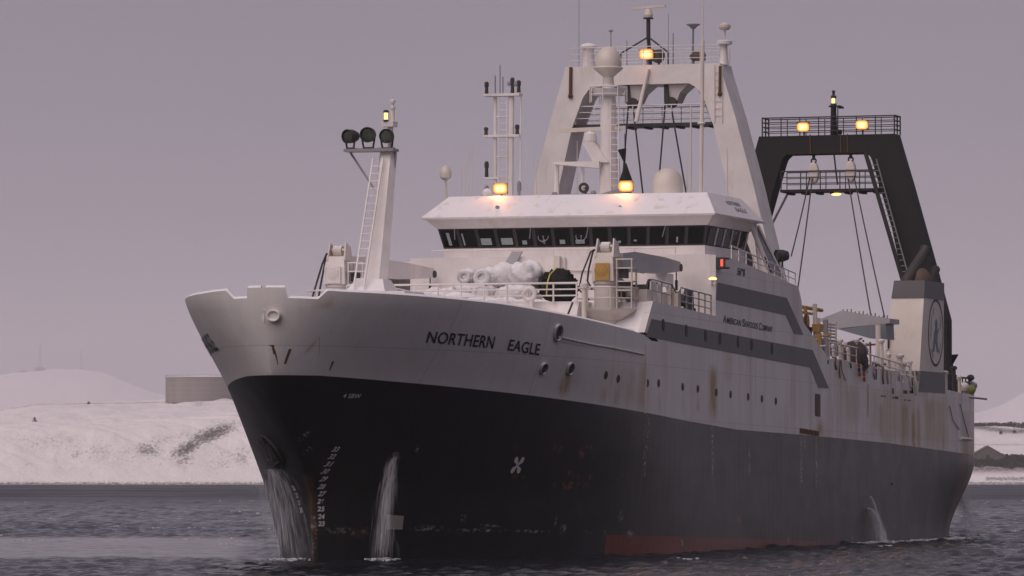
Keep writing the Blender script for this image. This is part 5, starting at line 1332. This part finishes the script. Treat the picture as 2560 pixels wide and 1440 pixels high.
def wire(a, b, r, lab, group):
    mb = MB(); d = b - a; L = d.length; N = 10; sag = Vector((0, 0, -1)) * L * .004
    c_ = a; mb.pipe([d * (k / N) + sag * 4 * (k / N) * (1 - k / N) for k in range(N + 1)], r, 5)
    o = mb.build('trawl_wire', M['wire']); o.location = a
    return tag(o, lab, 'wire', group)
def wpx(x0, y0, s0_, x1, y1, s1_, r, lab, group):
    return wire(V(*on_s(x0, y0, s0_)), V(*on_s(x1, y1, s1_)), r, lab, group)
W1 = 'trawl wires of the white gantry'; W2 = 'trawl wires of the black gantry'
wpx(1572, 250, 48.6, 1553, 500, 45.5, .045, 'wire from the white gantry passing behind the black cones', W1)
wpx(1581, 250, 48.6, 1608, 490, 45.5, .045, 'wire from the white gantry reaching the roof between lamp and dome', W1)
wpx(1664, 250, 48.6, 1644, 490, 45.5, .045, 'wire from the white gantry ending behind the satellite dome', W1)
wpx(1675, 250, 48.6, 1716, 485, 45.5, .045, 'wire from the white gantry passing down just outside the satellite dome', W1)
wpx(2024, 445, 85.2, 1978, 640, 62, .04, 'wire from the narrower cream block to the searchlight on the bridge wing', W2)
wpx(2031, 445, 85.2, 1992, 740, 62, .04, 'wire from the narrower cream block passing just outside the wing searchlight', W2)
wpx(2120, 445, 85.2, 2178, 793, 69, .04, 'inner wire from the wider cream block down to the grey beam', W2)
wpx(2136, 445, 85.2, 2212, 795, 69, .04, 'outer wire from the wider cream block down to the grey beam', W2)
wpx(2085, 385, 85.2, 2094, 462, 85.2, .05, 'short thick wire between the black gantry top and its catwalk', W2)
# fishing day signal: two black cones point to point
o = tag(empty('day_signal', V(*on_s(1562, 372, 40.5))), 'two black cones point to point hanging above the roof lamp', 'signal shape')
z0 = o.location.z; zc = on_s(1562, 408, 40.5)[2] - z0; zb = on_s(1562, 455, 40.5)[2] - z0
mb = MB(); mb.lathe((0, .0, zc), (.1, -.18, 1), [(0, .03), (.7, .22), (.72, .16)], 12); mb.build('upper_cone', M['net'], o)
mb = MB(); mb.lathe((0, .05, zc), (0, 0, -1), [(0, .03), (-(zb - zc), .36)], 14); mb.build('lower_cone', M['net'], o)
mb = MB(); mb.tube((0, 0, .75), (0, 0, zb - .2), .02, n=5); mb.build('halyard', M['wire'], o)

# ------------------------------------------------------------------ funnel
mb = MB()
def fring(z, s0_, s1_, p0, p1): return [V(s0_, p0, z), V(s0_, p1, z), V(s1_, p1, z), V(s1_, p0, z)]
mb.loft([fring(9.25, 72.5, 78.2, 6.32, 8.44), fring(13.25, 73.4, 78.15, 6.68, 8.48)])
fu = mb.build('funnel', M['cream'], ship)
mb = MB(); mb.loft([fring(13.252, 73.36, 78.18, 6.66, 8.50), fring(14.22, 73.5, 78.12, 6.78, 8.51)]); mb.build('funnel_cap', M['grey'], fu)
mb = MB(); mb.loft([fring(8.1, 72.0, 78.25, 6.2, 8.52), fring(9.248, 72.4, 78.22, 6.28, 8.52)]); mb.build('grey_stripe', M['grey'], fu)
mb = MB(); mb.pipe([V(75.2, 7.0, 14.1), V(75.6, 7.2, 14.6), V(76.4, 7.5, 15.4), V(77.0, 7.7, 15.95), V(77.1, 7.75, 16.15)], [.34, .33, .32, .3, .34], 12); mb.build('exhaust_pipe', M['dark'], fu, True)
mb = MB(); mb.lathe(V(76.2, 7.5, 14.1), (0, 0, 1), [(0, .75), (.3, .74), (.62, .62), (.85, .4), (.95, .1)], 18); mb.build('exhaust_hood', M['brown'], fu, True)
mb = MB(); mb.pipe([V(77.0, 8.0, 14.1), V(77.3, 8.05, 14.7), V(77.9, 8.1, 15.0)], [.22, .22, .24], 10); mb.tube(V(77.7, 7.3, 14.1), V(77.7, 7.3, 14.9), .3); mb.build('exhaust_pipe', M['dark'], fu, True)
# emblem: ring with a bird-like blue figure
ec = (76.22, 11.42)
def fside(s, z, off): return V(s, 8.44 + (z - 9.25) / 4.0 * .04 + off, z)
mb = MB(); pts = []; n = 48
vs = []; fs = []
for i in range(n):
    a = 2 * math.pi * i / n
    for rr in (1.0, .93): vs.append(fside(ec[0] + math.cos(a) * 1.78 * rr, ec[1] + math.sin(a) * 1.86 * rr, .02))
for i in range(n):
    j = (i + 1) % n; fs.append((2 * i, 2 * j, 2 * j + 1, 2 * i + 1))
mb.add(vs, fs); em = mb.build('emblem_ring', M['letter'], fu)
fig = [(-.55, -.95), (-.25, -.95), (-.12, -.45), (.05, -.5), (.22, -.95), (.55, -.98), (.3, -.3), (.34, .05), (.62, .45), (.38, .4), (.24, .3), (.3, .75), (.1, 1.0), (-.12, .8), (-.1, .35), (-.32, .1), (-.38, -.35)]
mb = MB(); mb.add([fside(ec[0] + a * 1.25, ec[1] + b * .95 - .15, .022) for a, b in fig], [tuple(range(len(fig)))]); mb.build('emblem_figure', M['blueemblem'], fu)
rays = [((-1.15, -.3), (-.95, .9), (-1.05, .9), (-1.25, -.2)), ((-.7, .9), (-.35, 1.35), (-.5, 1.4), (-.8, 1.0)), ((.9, .9), (1.05, .2), (1.15, .25), (1.0, .95)), ((.75, -1.1), (1.05, -.5), (1.15, -.55), (.85, -1.2)), ((-.95, -.9), (-.5, -1.35), (-.6, -1.42), (-1.05, -.95))]
mb = MB()
for r_ in rays: mb.add([fside(ec[0] + a, ec[1] + b, .022) for a, b in r_], [(0, 1, 2, 3)])
mb.build('emblem_rays', M['midgrey'], fu)
o = tag(empty('hanging_hook', V(*on_s(2224, 820, 73))), 'dark chain with a small hook hanging against the cream funnel front', 'hook')
zh = on_s(2224, 872, 73)[2] - o.location.z
mb = MB(); mb.tube((.25, 0, 0), (.25, 0, zh), .055, n=6); mb.build('chain', M['dark'], o)
mb = MB(); mb.torus((.25, 0, zh - .12), (1, 0, 0), .12, .04, 12, 5); mb.build('hook', M['cream'], o)

# ------------------------------------------------------------------ working deck between house and funnel
def on68(x, y, s=68.0): return V(*on_s(x, y, s))
mb = MB(); mb.loft([[on68(2044, 800), on68(2105, 776), on68(2224, 796), on68(2224, 808), on68(2088, 822)], [on68(2044, 800) + Vector((-2.2, 0, 0)), on68(2105, 776) + Vector((-2.2, 0, 0)), on68(2224, 796) + Vector((-2.2, 0, 0)), on68(2224, 808) + Vector((-2.2, 0, 0)), on68(2088, 822) + Vector((-2.2, 0, 0))]])
bm_ = mb.build('deck_crane_beam', M['bluewhite'], ship)
mb = MB(); mb.loft([[on68(2094, 823), on68(2214, 809), on68(2216, 848), on68(2175, 846)], [on68(2094, 823) + Vector((-1.8, 0, 0)), on68(2214, 809) + Vector((-1.8, 0, 0)), on68(2216, 848) + Vector((-1.8, 0, 0)), on68(2175, 846) + Vector((-1.8, 0, 0))]]); mb.build('beam_gusset', M['bluegrey'], bm_)
mb = MB()
for k in range(12): q_ = on68(2108 + k * 10, 777 + k * 1.75, 67.2); mb.tube(q_, q_ + Vector((0, 0, .08 + .05 * (k % 3))), .03, n=5)
tag(mb.build('beam_studs', M['rust'], bm_), kind='stuff')
mb = MB(); mb.tube(on68(2196, 812, 67.5), on68(2196, 925, 67.5), .16); mb.build('beam_post', M['cream'], bm_)
mb = MB(); mb.tube(on68(2120, 868, 66), on68(2160, 852, 66), .06); mb.tube(on68(2118, 858, 66), on68(2155, 846, 66), .05); mb.tube(on68(2137, 850, 66), on68(2139, 885, 66), .05); mb.build('guard_bar', M['rust'], ship)
mb = MB(); mb.loft([[on68(2031, 842, 57), on68(2104, 852, 62), on68(2106, 890, 62), on68(2046, 880, 57)], [on68(2031, 842, 57) + Vector((-.6, -1.5, 0)), on68(2104, 852, 62) + Vector((-.6, -1.5, 0)), on68(2106, 890, 62) + Vector((-.6, -1.5, 0)), on68(2046, 880, 57) + Vector((-.6, -1.5, 0))]])
bn = mb.build('deck_bin', M['bluegrey'], ship)
mb = MB()
for x, y in ((2052, 848), (2066, 850), (2082, 853)): mb.tube(on68(x, y, 58.5) + Vector((.3, .1, 0)), on68(x + 4, y + 30, 58.5) + Vector((.3, .1, 0)), .09)
mb.tube(on68(2064, 800, 58), on68(2066, 930, 57.5), .14); mb.build('bin_rib', M['midgrey'], bn)
# rusty net winch on the after side of the house
mb = MB()
a = on68(2018, 800, 56)
mb.lathe(a + Vector((0, -1.0, -.15)), (0, 1, 0), [(0, .5), (.1, .5), (.12, .3), (.9, .3), (.92, .5), (1.0, .5)], 18); mb.box(55.6, 56.6, a.y - 1.0, a.y + .1, 9.5, a.z - .35)
nw = mb.build('net_winch', M['rust'], ship)
mb = MB(); mb.tube(on68(1996, 766, 56), on68(2055, 776, 58), .1); mb.tube(on68(2000, 780, 56), on68(2040, 786, 57), .07); mb.tube(on68(2012, 766, 56), on68(2020, 815, 56), .1); mb.box(56.2, 57, a.y + .2, a.y + .6, a.z - .6, a.z - .2); mb.build('winch_frame', M['ochre'], nw)
mb = MB(); mb.tube(on68(2037, 760, 56.5), on68(2039, 850, 56.5), .12); mb.tube(on68(2046, 795, 57), on68(2048, 850, 57), .1); mb.build('deck_post', M['cream'], ship)
mb = MB()
for k in range(5): mb.tube(on68(2062, 808 + k * 8, 59), on68(2090, 812 + k * 8, 60), .06)
for x in (2062, 2076, 2090): mb.tube(on68(x, 805, 59.5), on68(x, 852, 59.5), .05)
mb.build('rack', M['rusty_white'], ship)
mb = MB(); mb.box(60, 66.5, 4.0, 4.3, 7.3, 9.6); mb.box(66.6, 69.5, 6.0, 6.2, 7.3, 9.5); mb.build('deck_bulkhead', M['midgrey'], ship)
rail('bulwark_railing', [V(72.0, 8.3, 8.7), V(75.2, 8.3, 8.45)], .55, ship, M['rusty_white'], 2, .8, .04)
for s_, z0_, z1_, r_, mt in ((54.6, 9.4, 10.1, .08, 'white'), (56.0, 9.4, 10.4, .1, 'cream'), (57.6, 9.3, 10.0, .07, 'white'), (59.4, 9.2, 10.5, .1, 'rusty_white'), (61.0, 9.2, 10.0, .08, 'white'), (64.8, 9.1, 10.6, .11, 'cream'), (66.4, 9.0, 9.9, .09, 'rusty_white'), (68.9, 8.7, 9.9, .14, 'rusty_white'), (69.8, 8.7, 9.5, .1, 'cream'), (71.2, 8.6, 9.6, .09, 'white'), (79.6, 8.2, 9.2, .1, 'rusty_white'), (81.6, 8.1, 9.5, .12, 'dark'), (83.2, 8.1, 9.0, .1, 'rusty_white')):
    mb = MB(); b_ = float(half_beam(s_, z0_)) - .25; mb.tube(V(s_, b_, z0_ - .3), V(s_ + .1, b_ - .05, z1_), r_); mb.lathe(V(s_ + .1, b_ - .05, z1_), (0, 0, 1), [(0, r_ * 1.6), (.12, r_ * 1.7), (.2, r_)], 10); mb.build('bulwark_post', M[mt], ship)
rail('bulwark_railing', [V(53.5, 8.3, 9.5), V(60.5, 8.3, 9.3)], .85, ship, M['rusty_white'], 2, 1.3, .035)
rail('bulwark_railing', [V(61.5, 8.25, 9.25), V(71.0, 8.25, 8.75)], .7, ship, M['rusty_white'], 2, 1.5, .035)
rng2 = random.Random(33)
for k in range(16):                                            # rungs, hoses and brackets slung on the working deck side
    s_ = rng2.uniform(53.5, 71.5); z1_ = float(z_top(s_)) + rng2.uniform(-.05, .25); ln = rng2.uniform(.3, 1.1)
    mb = MB(); mb.pipe([V(s_, 8.35, z1_), V(s_ + .05, 8.56, z1_ - .08), V(s_ + rng2.uniform(-.1, .2), 8.55, z1_ - ln * .6), V(s_ + rng2.uniform(-.1, .3), 8.55, z1_ - ln)], rng2.uniform(.025, .05), 5)
    mb.build('slung_hose', M[rng2.choice(['dark', 'rust', 'rusty_white', 'midgrey'])], ship)
for k in range(14):
    s_ = rng2.uniform(53, 72); p_ = rng2.uniform(4.5, 7.8); h_ = rng2.uniform(9.6, 11.2)
    mb = MB(); mb.tube(V(s_, p_, 7.3), V(s_ + rng2.uniform(-.3, .3), p_, h_), rng2.uniform(.05, .12)); mb.tube(V(s_, p_ - .5, h_ - .2), V(s_, p_ + .6, h_ - .1), .05); mb.build('deck_davit', M[rng2.choice(['cream', 'rusty_white', 'ochre', 'white', 'dark'])], ship)
rail('stern_railing', [V(79.0, 8.2, 8.3), V(86.8, 7.7, 8.1)], 1.0, ship, M['dark'], 2, 1.2, .04)
# stern fittings on the quarter
rail('stern_railing', [V(87.2, 7.8, 8.2), V(90.8, 7.1, 8.15), V(91.5, 5.0, 8.15)], 1.05, ship, M['dark'], 2, 1.4, .05)
mb = MB(); mb.tube(V(84.0, 8.2, 8.02), V(87.5, 8.75, 7.92), .06); mb.build('quarter_boom', M['midgrey'], ship)
mb = MB(); mb.lathe(V(88.2, 7.0, 8.3), (0, 1, 0), [(0, .4), (.1, .4), (.12, .2), (.7, .2), (.72, .4), (.8, .4)], 14); mb.build('stern_winch', M['rusty_white'], ship)

# ------------------------------------------------------------------ loose things aboard
def lumpy(name, c, r, sq, mat, parent=None, seed=0, amp=.18, n=28):
    rg = np.random.default_rng(seed); mb = MB(); mb.ball((0, 0, 0), r, n, 0, sq)
    vs = np.array(mb.v); d = vs / (np.linalg.norm(vs, axis=1)[:, None] + 1e-9)
    k = 1 + amp * (fbm(d[:, 0] * 2.6 + 7 + seed + d[:, 2] * 1.3, d[:, 1] * 2.6 + d[:, 2] * 2.9 + 3, 5, seed) - .5) * 2
    mb.v = [tuple(x) for x in vs * k[:, None]]
    o = mb.build(name, mat, parent, True); o.location = c; return o
FEN = 'snow-caked fenders stowed behind the foredeck railing'
def fender(x, y, s, r, lab, ring=True, sq=(1.3, 1, .85)):
    c_ = V(*on_s(x, y, s)); o = tag(empty('fender', c_), lab, 'fender', FEN)
    lumpy('body', (0, 0, 0), r, sq, M['icy'], o, int(x), .32, 40)
    if ring:
        mb = MB(); mb.torus((r * 1.12, -.06, .02), (1, .15, .25), r * .52, r * .24, 20, 8); mb.build('tyre', M['icy'], o, True)
    return o
fender(1125, 736, 21.6, .5, 'small snow-caked fender lowest in the row, at the end by the foremast', False, (1, 1.2, .6))
fender(1172, 694, 22, .44, 'snow-caked tyre fender atop the row, nearest the foremast', True, (1.2, 1.1, .9))
fender(1218, 696, 21.5, .54, 'snow-caked tyre fender atop the row, second from the foremast', True, (1.2, 1.05, .9))
fender(1262, 690, 22, .62, 'rounded snow-caked fender in the row under the grey trunk', False, (1.1, 1, .95))
fender(1315, 690, 22, .74, 'largest snow-caked fender, touching the black net heap', False, (1.2, 1.1, .9))
fender(1160, 733, 21.4, .52, 'snowy fender below the tyre fender nearest the foremast', False, (1, 1.2, .8))
fender(1215, 736, 21.3, .56, 'snowy grey fender under the tyre fenders behind the lower rails', True)
fender(1292, 738, 21.3, .66, 'dark icy fender beside the net heap behind the lower rails', False, (1.2, 1.6, .75))
for k, (x, y, r_, sq_) in enumerate(((1105, 742, .55, (1, 1.1, .6)), (1140, 746, .6, (1, 1.5, .5)), (1190, 752, .5, (1, 1.8, .45)), (1250, 754, .5, (1, 2, .4)), (1320, 757, .5, (1, 2, .35)), (1085, 735, .45, (1, 1, .7)))):
    lumpy('snow_drift', V(*on_s(x, y, 20.6)), r_, sq_, M['snowcap'], ship, 60 + k, .35, 24)
c_ = V(*on_s(1396, 715, 22))
nh = tag(empty('net_heap', c_), 'black heap of net tied with a yellow rope on the foredeck', 'net')
lumpy('net', (0, 0, -.1), .85, (1.1, 1.0, .9), M['net'], nh, 5, .42, 56)
lumpy('net_fold', (.1, .28, .5), .42, (1, 1, .6), M['net'], nh, 9, .6, 40)
rgn = random.Random(4); mb = MB()
for k in range(170):                                           # frayed twine standing out of the heap
    th_, ph_ = rgn.uniform(0, 6.28), rgn.uniform(0.1, 1.75)
    d_ = Vector((math.sin(ph_) * math.cos(th_), math.sin(ph_) * math.sin(th_), math.cos(ph_)))
    q_ = Vector((d_.x * .93, d_.y * .9, d_.z * .8 - .1)); e_ = q_ + (d_ + Vector((rgn.gauss(0, .5), rgn.gauss(0, .5), rgn.gauss(0, .3)))) * rgn.uniform(.02, .09)
    mb.tube(q_ - d_ * .15, e_, .07, .03, 5)
tag(mb.build('loose_twine', M['net'], nh), kind='stuff')
mb = MB(); mb.pipe([Vector((.35, .0, .78)), Vector((.8, -.15, .5)), Vector((.98, -.22, .1)), Vector((1.0, -.25, -.5))], .035, 6); mb.build('tie_rope', M['yellowrope'], nh)
# life raft canister
c_ = V(*on_p(1756, 735, 7.6)); lr = tag(empty('life_raft', c_), 'pale life raft canister tilted on its cradle by the sidelight', 'life raft')
mb = MB(); mb.lathe((-.55, 0, -.25), (1.0, .1, .45), [(0, .2), (.05, .34), (.6, .38), (.62, .41), (.68, .41), (.7, .38), (1.2, .34), (1.25, .2)], 18); mb.build('canister', M['white'], lr, True)
mb = MB(); mb.box(0, .15, -.4, .4, -.9, -.3); mb.box(-.5, -.35, -.4, .4, -.9, -.1); mb.build('cradle', M['rust'], lr)
# red hoses and net over the bulwark of the working deck
c_ = V(*on_p(2150, 905, 8.3)); rn = tag(empty('net_bundle', c_), 'brown and grey net bundle piled at the bulwark before the funnel', 'net')
lumpy('net', (0, -.3, .1), .75, (1.2, .9, 1.25), M['brownnet'], rn, 21, .35, 30)
lumpy('net_fold', (-.9, -.2, .7), .5, (1, .8, .8), M['midgrey'], rn, 22, .35, 24)
for x0, y0, x1, y1, lab in ((2147, 908, 2149, 942, 'short red buoy line hanging over the bulwark under the net bundle'), (2159, 915, 2161, 955, 'longer red and black buoy line hanging over the bulwark under the net bundle')):
    a = V(*on_p(x0, y0, 8.62)); b = V(*on_p(x1, y1, 8.62)); o = tag(empty('buoy_line', a), lab, 'buoy line')
    mb = MB(); mb.tube((0, 0, 0), b - a, .03, n=5); mb.build('rope', M['dark'], o)
    for k in range(3):
        t0, t1 = k / 3 + .04, k / 3 + .28
        mb = MB(); mb.tube((b - a) * t0, (b - a) * t1, .075, n=8); mb.build('float', M['red'] if (k + (x0 > 2150)) % 3 != 1 else M['dark'], o)
c_ = V(*on_p(2424, 968, 7.9)); o = tag(empty('float_pile', c_), 'dull green float with brown and grey floats at the stern rail', 'float')
for dx, dz, r, mt in ((0, -.15, .36, 'lime'), (.8, .2, .16, 'brown'), (-.7, .1, .3, 'midgrey'), (1.4, .0, .3, 'rusty_white'), (-.3, .55, .22, 'dark')):
    lumpy('float', (dx, 0, dz), r, (1, 1, .85), M[mt], o, int(r * 100), .08, 16)
# anchor in its pocket on the starboard bow
def mirror_hull(px, py): return on_hull(px, py, 0, -1)
sA, zA = .0, 4.55
bA = V(-.2, -1.05, 4.55)
sA, zA = on_hull(682, 1130, 0, -1)
nA = hull_normal(sA, zA, -1); base = hp(sA, zA, .02, -1)
Rm = Matrix.Translation(base) @ nA.to_track_quat('X', 'Z').to_matrix().to_4x4()
T = lambda x, y, z: Rm @ Vector((x, y, z))
mb = MB(); n = 20
rg_ = lambda x, a, b: [T(x, math.cos(2 * math.pi * i / n) * a, math.sin(2 * math.pi * i / n) * b) for i in range(n)]
mb.loft([rg_(.0, 1.15, .85), rg_(.1, 1.1, .8), rg_(.04, .95, .68)], 0, False); hs = mb.build('anchor_pocket', M['black'], hull, True)
mb = MB(); mb.loft([rg_(.03, .96, .7), rg_(.05, .9, .65)]); mb.build('recess', M['black'], hs)
an = tag(empty('anchor', base), 'dark stockless anchor housed in the pocket on the shaded bow', 'anchor')
L = lambda x, y, z: T(x, y, z) - base
mb = MB(); mb.tube(L(.12, 0, .75), L(.2, 0, -.35), .11); mb.build('shank', M['dark'], an)
mb = MB(); mb.loft([[L(.08, -.55, -.45), L(.35, -.5, -.45), L(.35, .5, -.45), L(.08, .55, -.45)], [L(.08, -.5, -.2), L(.32, -.45, -.2), L(.32, .45, -.2), L(.08, .5, -.2)]]); mb.build('crown', M['dark'], an)
for sg in (-1, 1):
    mb = MB(); mb.loft([[L(.1, sg * .35, -.25), L(.32, sg * .35, -.25), L(.32, sg * .6, -.25), L(.1, sg * .6, -.25)], [L(.1, sg * .55, .5), L(.18, sg * .55, .5), L(.18, sg * .62, .5), L(.1, sg * .62, .5)]]); mb.build('fluke', M['dark'], an)

# ------------------------------------------------------------------ water falling from the hull, foam
m = NT('falling_water'); m.color((0.80, 0.79, 0.82)); m.rough(.4)
m.b.inputs['Alpha'].default_value = .07
M['spray'] = m.m
m = NT('white_jet'); m.color((0.80, 0.79, 0.82)); m.rough(.4); m.b.inputs['Alpha'].default_value = .32
M['jet'] = m.m
m = NT('thin_spray'); m.color((0.80, 0.79, 0.82)); m.rough(.5); m.b.inputs['Alpha'].default_value = .022
M['mist'] = m.m
m = NT('sea_foam'); m.color(m.mix(m.map(m.noise(3, 5, m.coord()), .35, .6), (.25, .25, .28), (.85, .84, .86))); m.rough(.8); M['foam'] = m.m
def stream(name, p0, vel, lab, n=200, w0=.06, w1=.5, r=.012, mats=('spray', 'mist'), seed=0):
    """broken ballistic strands of water from p0 down to the sea"""
    rg = random.Random(seed); o = tag(empty(name, p0), lab, 'water stream')
    g = 9.8; T_ = (vel.z + math.sqrt(vel.z ** 2 + 2 * g * (p0.z + .1))) / g
    ax1 = Vector(vel).cross(Vector((0, 0, 1))).normalized(); ax2 = Vector((vel.x, vel.y, 0)).normalized()
    for part, cnt, mt, rr, spread in (('core', n, mats[0], r, .8), ('spray', n, mats[1], r * 4.0, 1.2)):
        mb = MB()
        for k in range(cnt):
            a, b = [max(-1.7, min(1.7, rg.gauss(0, .7))) * spread for _ in (0, 1)]
            ln = T_ * rg.uniform(.05, .22); t0 = rg.random() ** .8 * (T_ - ln); t1 = t0 + ln
            wob = rg.uniform(-.25, .25); pts = []
            for i in range(5):
                t = t0 + (t1 - t0) * i / 4
                wdt = w0 + (w1 - w0) * (t / T_) ** .8
                q = vel * t + Vector((0, 0, -.5 * g * t * t)) + ax1 * (a + wob * (t / T_)) * wdt * .5 + ax2 * b * wdt * .5
                pts.append(q)
            rk = rr * rg.uniform(.5, 1.4)
            mb.pipe(pts, [rk * (.25 + .9 * math.sin(math.pi * (i + .3) / 4.6)) for i in range(5)], 4)
        for k in range(cnt // 3):
            t = T_ * rg.random(); wdt = w0 + (w1 - w0) * (t / T_) ** .8
            q = vel * t + Vector((0, 0, -.5 * g * t * t)) + ax1 * rg.gauss(0, .55) * wdt + ax2 * rg.gauss(0, .55) * wdt
            mb.ball(q, rr * rg.uniform(.6, 1.3), 6)
        tag(mb.build(part, M[mt], o), kind='stuff')
    return p0 + vel * T_ + Vector((0, 0, -.5 * g * T_ * T_))
foam_spots = []
s_, z_ = on_hull(985, 1138)
nn = hull_normal(s_, z_); nn.z = 0; nn.normalize()
pA = hp(s_, z_, .05)
e1 = stream('water_stream', pA, Vector((1.15, -.3, -.5)), 'broad fall of water from the black bow beside the draught marks', 420, .2, .6, .008, seed=1)
foam_spots.append((e1, 1.5, .5, 22))
mb = MB(); mb.lathe(pA - nn * .3, nn, [(0, .2), (.32, .2), (.33, .14)], 14); mb.build('overboard_outlet', M['dark'], hull)
pB = base + Vector((.15, -.02, -.7))
e2 = stream('water_stream', pB, Vector((-.15, .72, -.3)), 'thin veil of water running from the anchor pocket down the shaded bow', 420, .4, 1.5, .009, ('spray', 'mist'), seed=2)
foam_spots.append((e2, 1.2, .5, 12))
s_, z_ = on_hull(2166, 1271); pC = hp(s_, z_, .05)
e3 = stream('water_stream', pC, Vector((-1.3, 1.0, .1)), 'short white jet of water from the side near the stern', 420, .12, .42, .013, ('jet', 'mist'), seed=3)
foam_spots.append((e3, 3.2, .7, 140))
s_, z_ = on_hull(2170, 1241); pD = hp(s_, z_, .05)
e4 = stream('water_stream', pD, Vector((-.9, .75, .1)), 'thin jet of water starting above the short white jet', 120, .05, .14, .010, ('jet', 'mist'), seed=4)
s_, z_ = 87.0, 2.45; pE = hp(s_, z_, .1)
e5 = stream('water_stream', V(90.9, 5.9, 2.55), Vector((-1.6, 1.4, .2)), 'spray of water leaving the stern corner', 380, .1, .8, .016, ('spray', 'mist'), seed=5)
foam_spots.append((e5, 2.6, .9, 90))
foam_spots.append((V(76, 9.3, 0), 3.0, .6, 110)); foam_spots.append((V(70, 9.3, 0), 3.5, .5, 60)); foam_spots.append((V(60, 9.2, 0), 5, .5, 40)); foam_spots.append((V(0.3, -.9, 0), 1.6, .5, 14))
mb = MB(); rf_ = random.Random(12)
for c_, L_, W_, N_ in foam_spots:
    for k in range(N_ * 3):
        q = Vector((c_.x + rf_.gauss(0, .5) * L_, c_.y + rf_.gauss(0, .4) * W_, .02 + rf_.random() * .1))
        r_ = rf_.uniform(.02, .13); mb.ball(q, r_, 6, 0, (1.6, 1.2, .55))
for k in range(70):                                            # small whitecaps on the open water
    d_ = rf_.uniform(205, 700); a_ = rf_.uniform(-.1, .1)
    q = VF(d_, d_ * a_, .1)
    for i in range(5): mb.ball(q + Vector((rf_.gauss(0, .25), rf_.gauss(0, .25), rf_.uniform(0, .06))), rf_.uniform(.04, .1), 6, 0, (1.5, 1.5, .5))
tag(mb.build('foam', M['foam']), 'white foam where the falling water meets the sea', 'foam', kind='stuff')

# ------------------------------------------------------------------ snow-laden air
m = NT('snow_haze'); m.n.remove(m.b)
pv = m.new('ShaderNodeVolumePrincipled'); pv.inputs['Color'].default_value = (0.93, 0.90, 0.94, 1)
pv.inputs['Density'].default_value = 0.0001
m.link(pv.outputs[0], m.n['Material Output'].inputs['Volume'])
mb = MB(); mb.loft([[VF(-450, -15000, -6), VF(-450, 15000, -6), VF(18000, 15000, -6), VF(18000, -15000, -6)], [VF(-450, -15000, 460), VF(-450, 15000, 460), VF(18000, 15000, 460), VF(18000, -15000, 460)]])
tag(mb.build('haze', m.m), 'pale snow haze filling the air over the harbour', 'haze', kind='stuff')
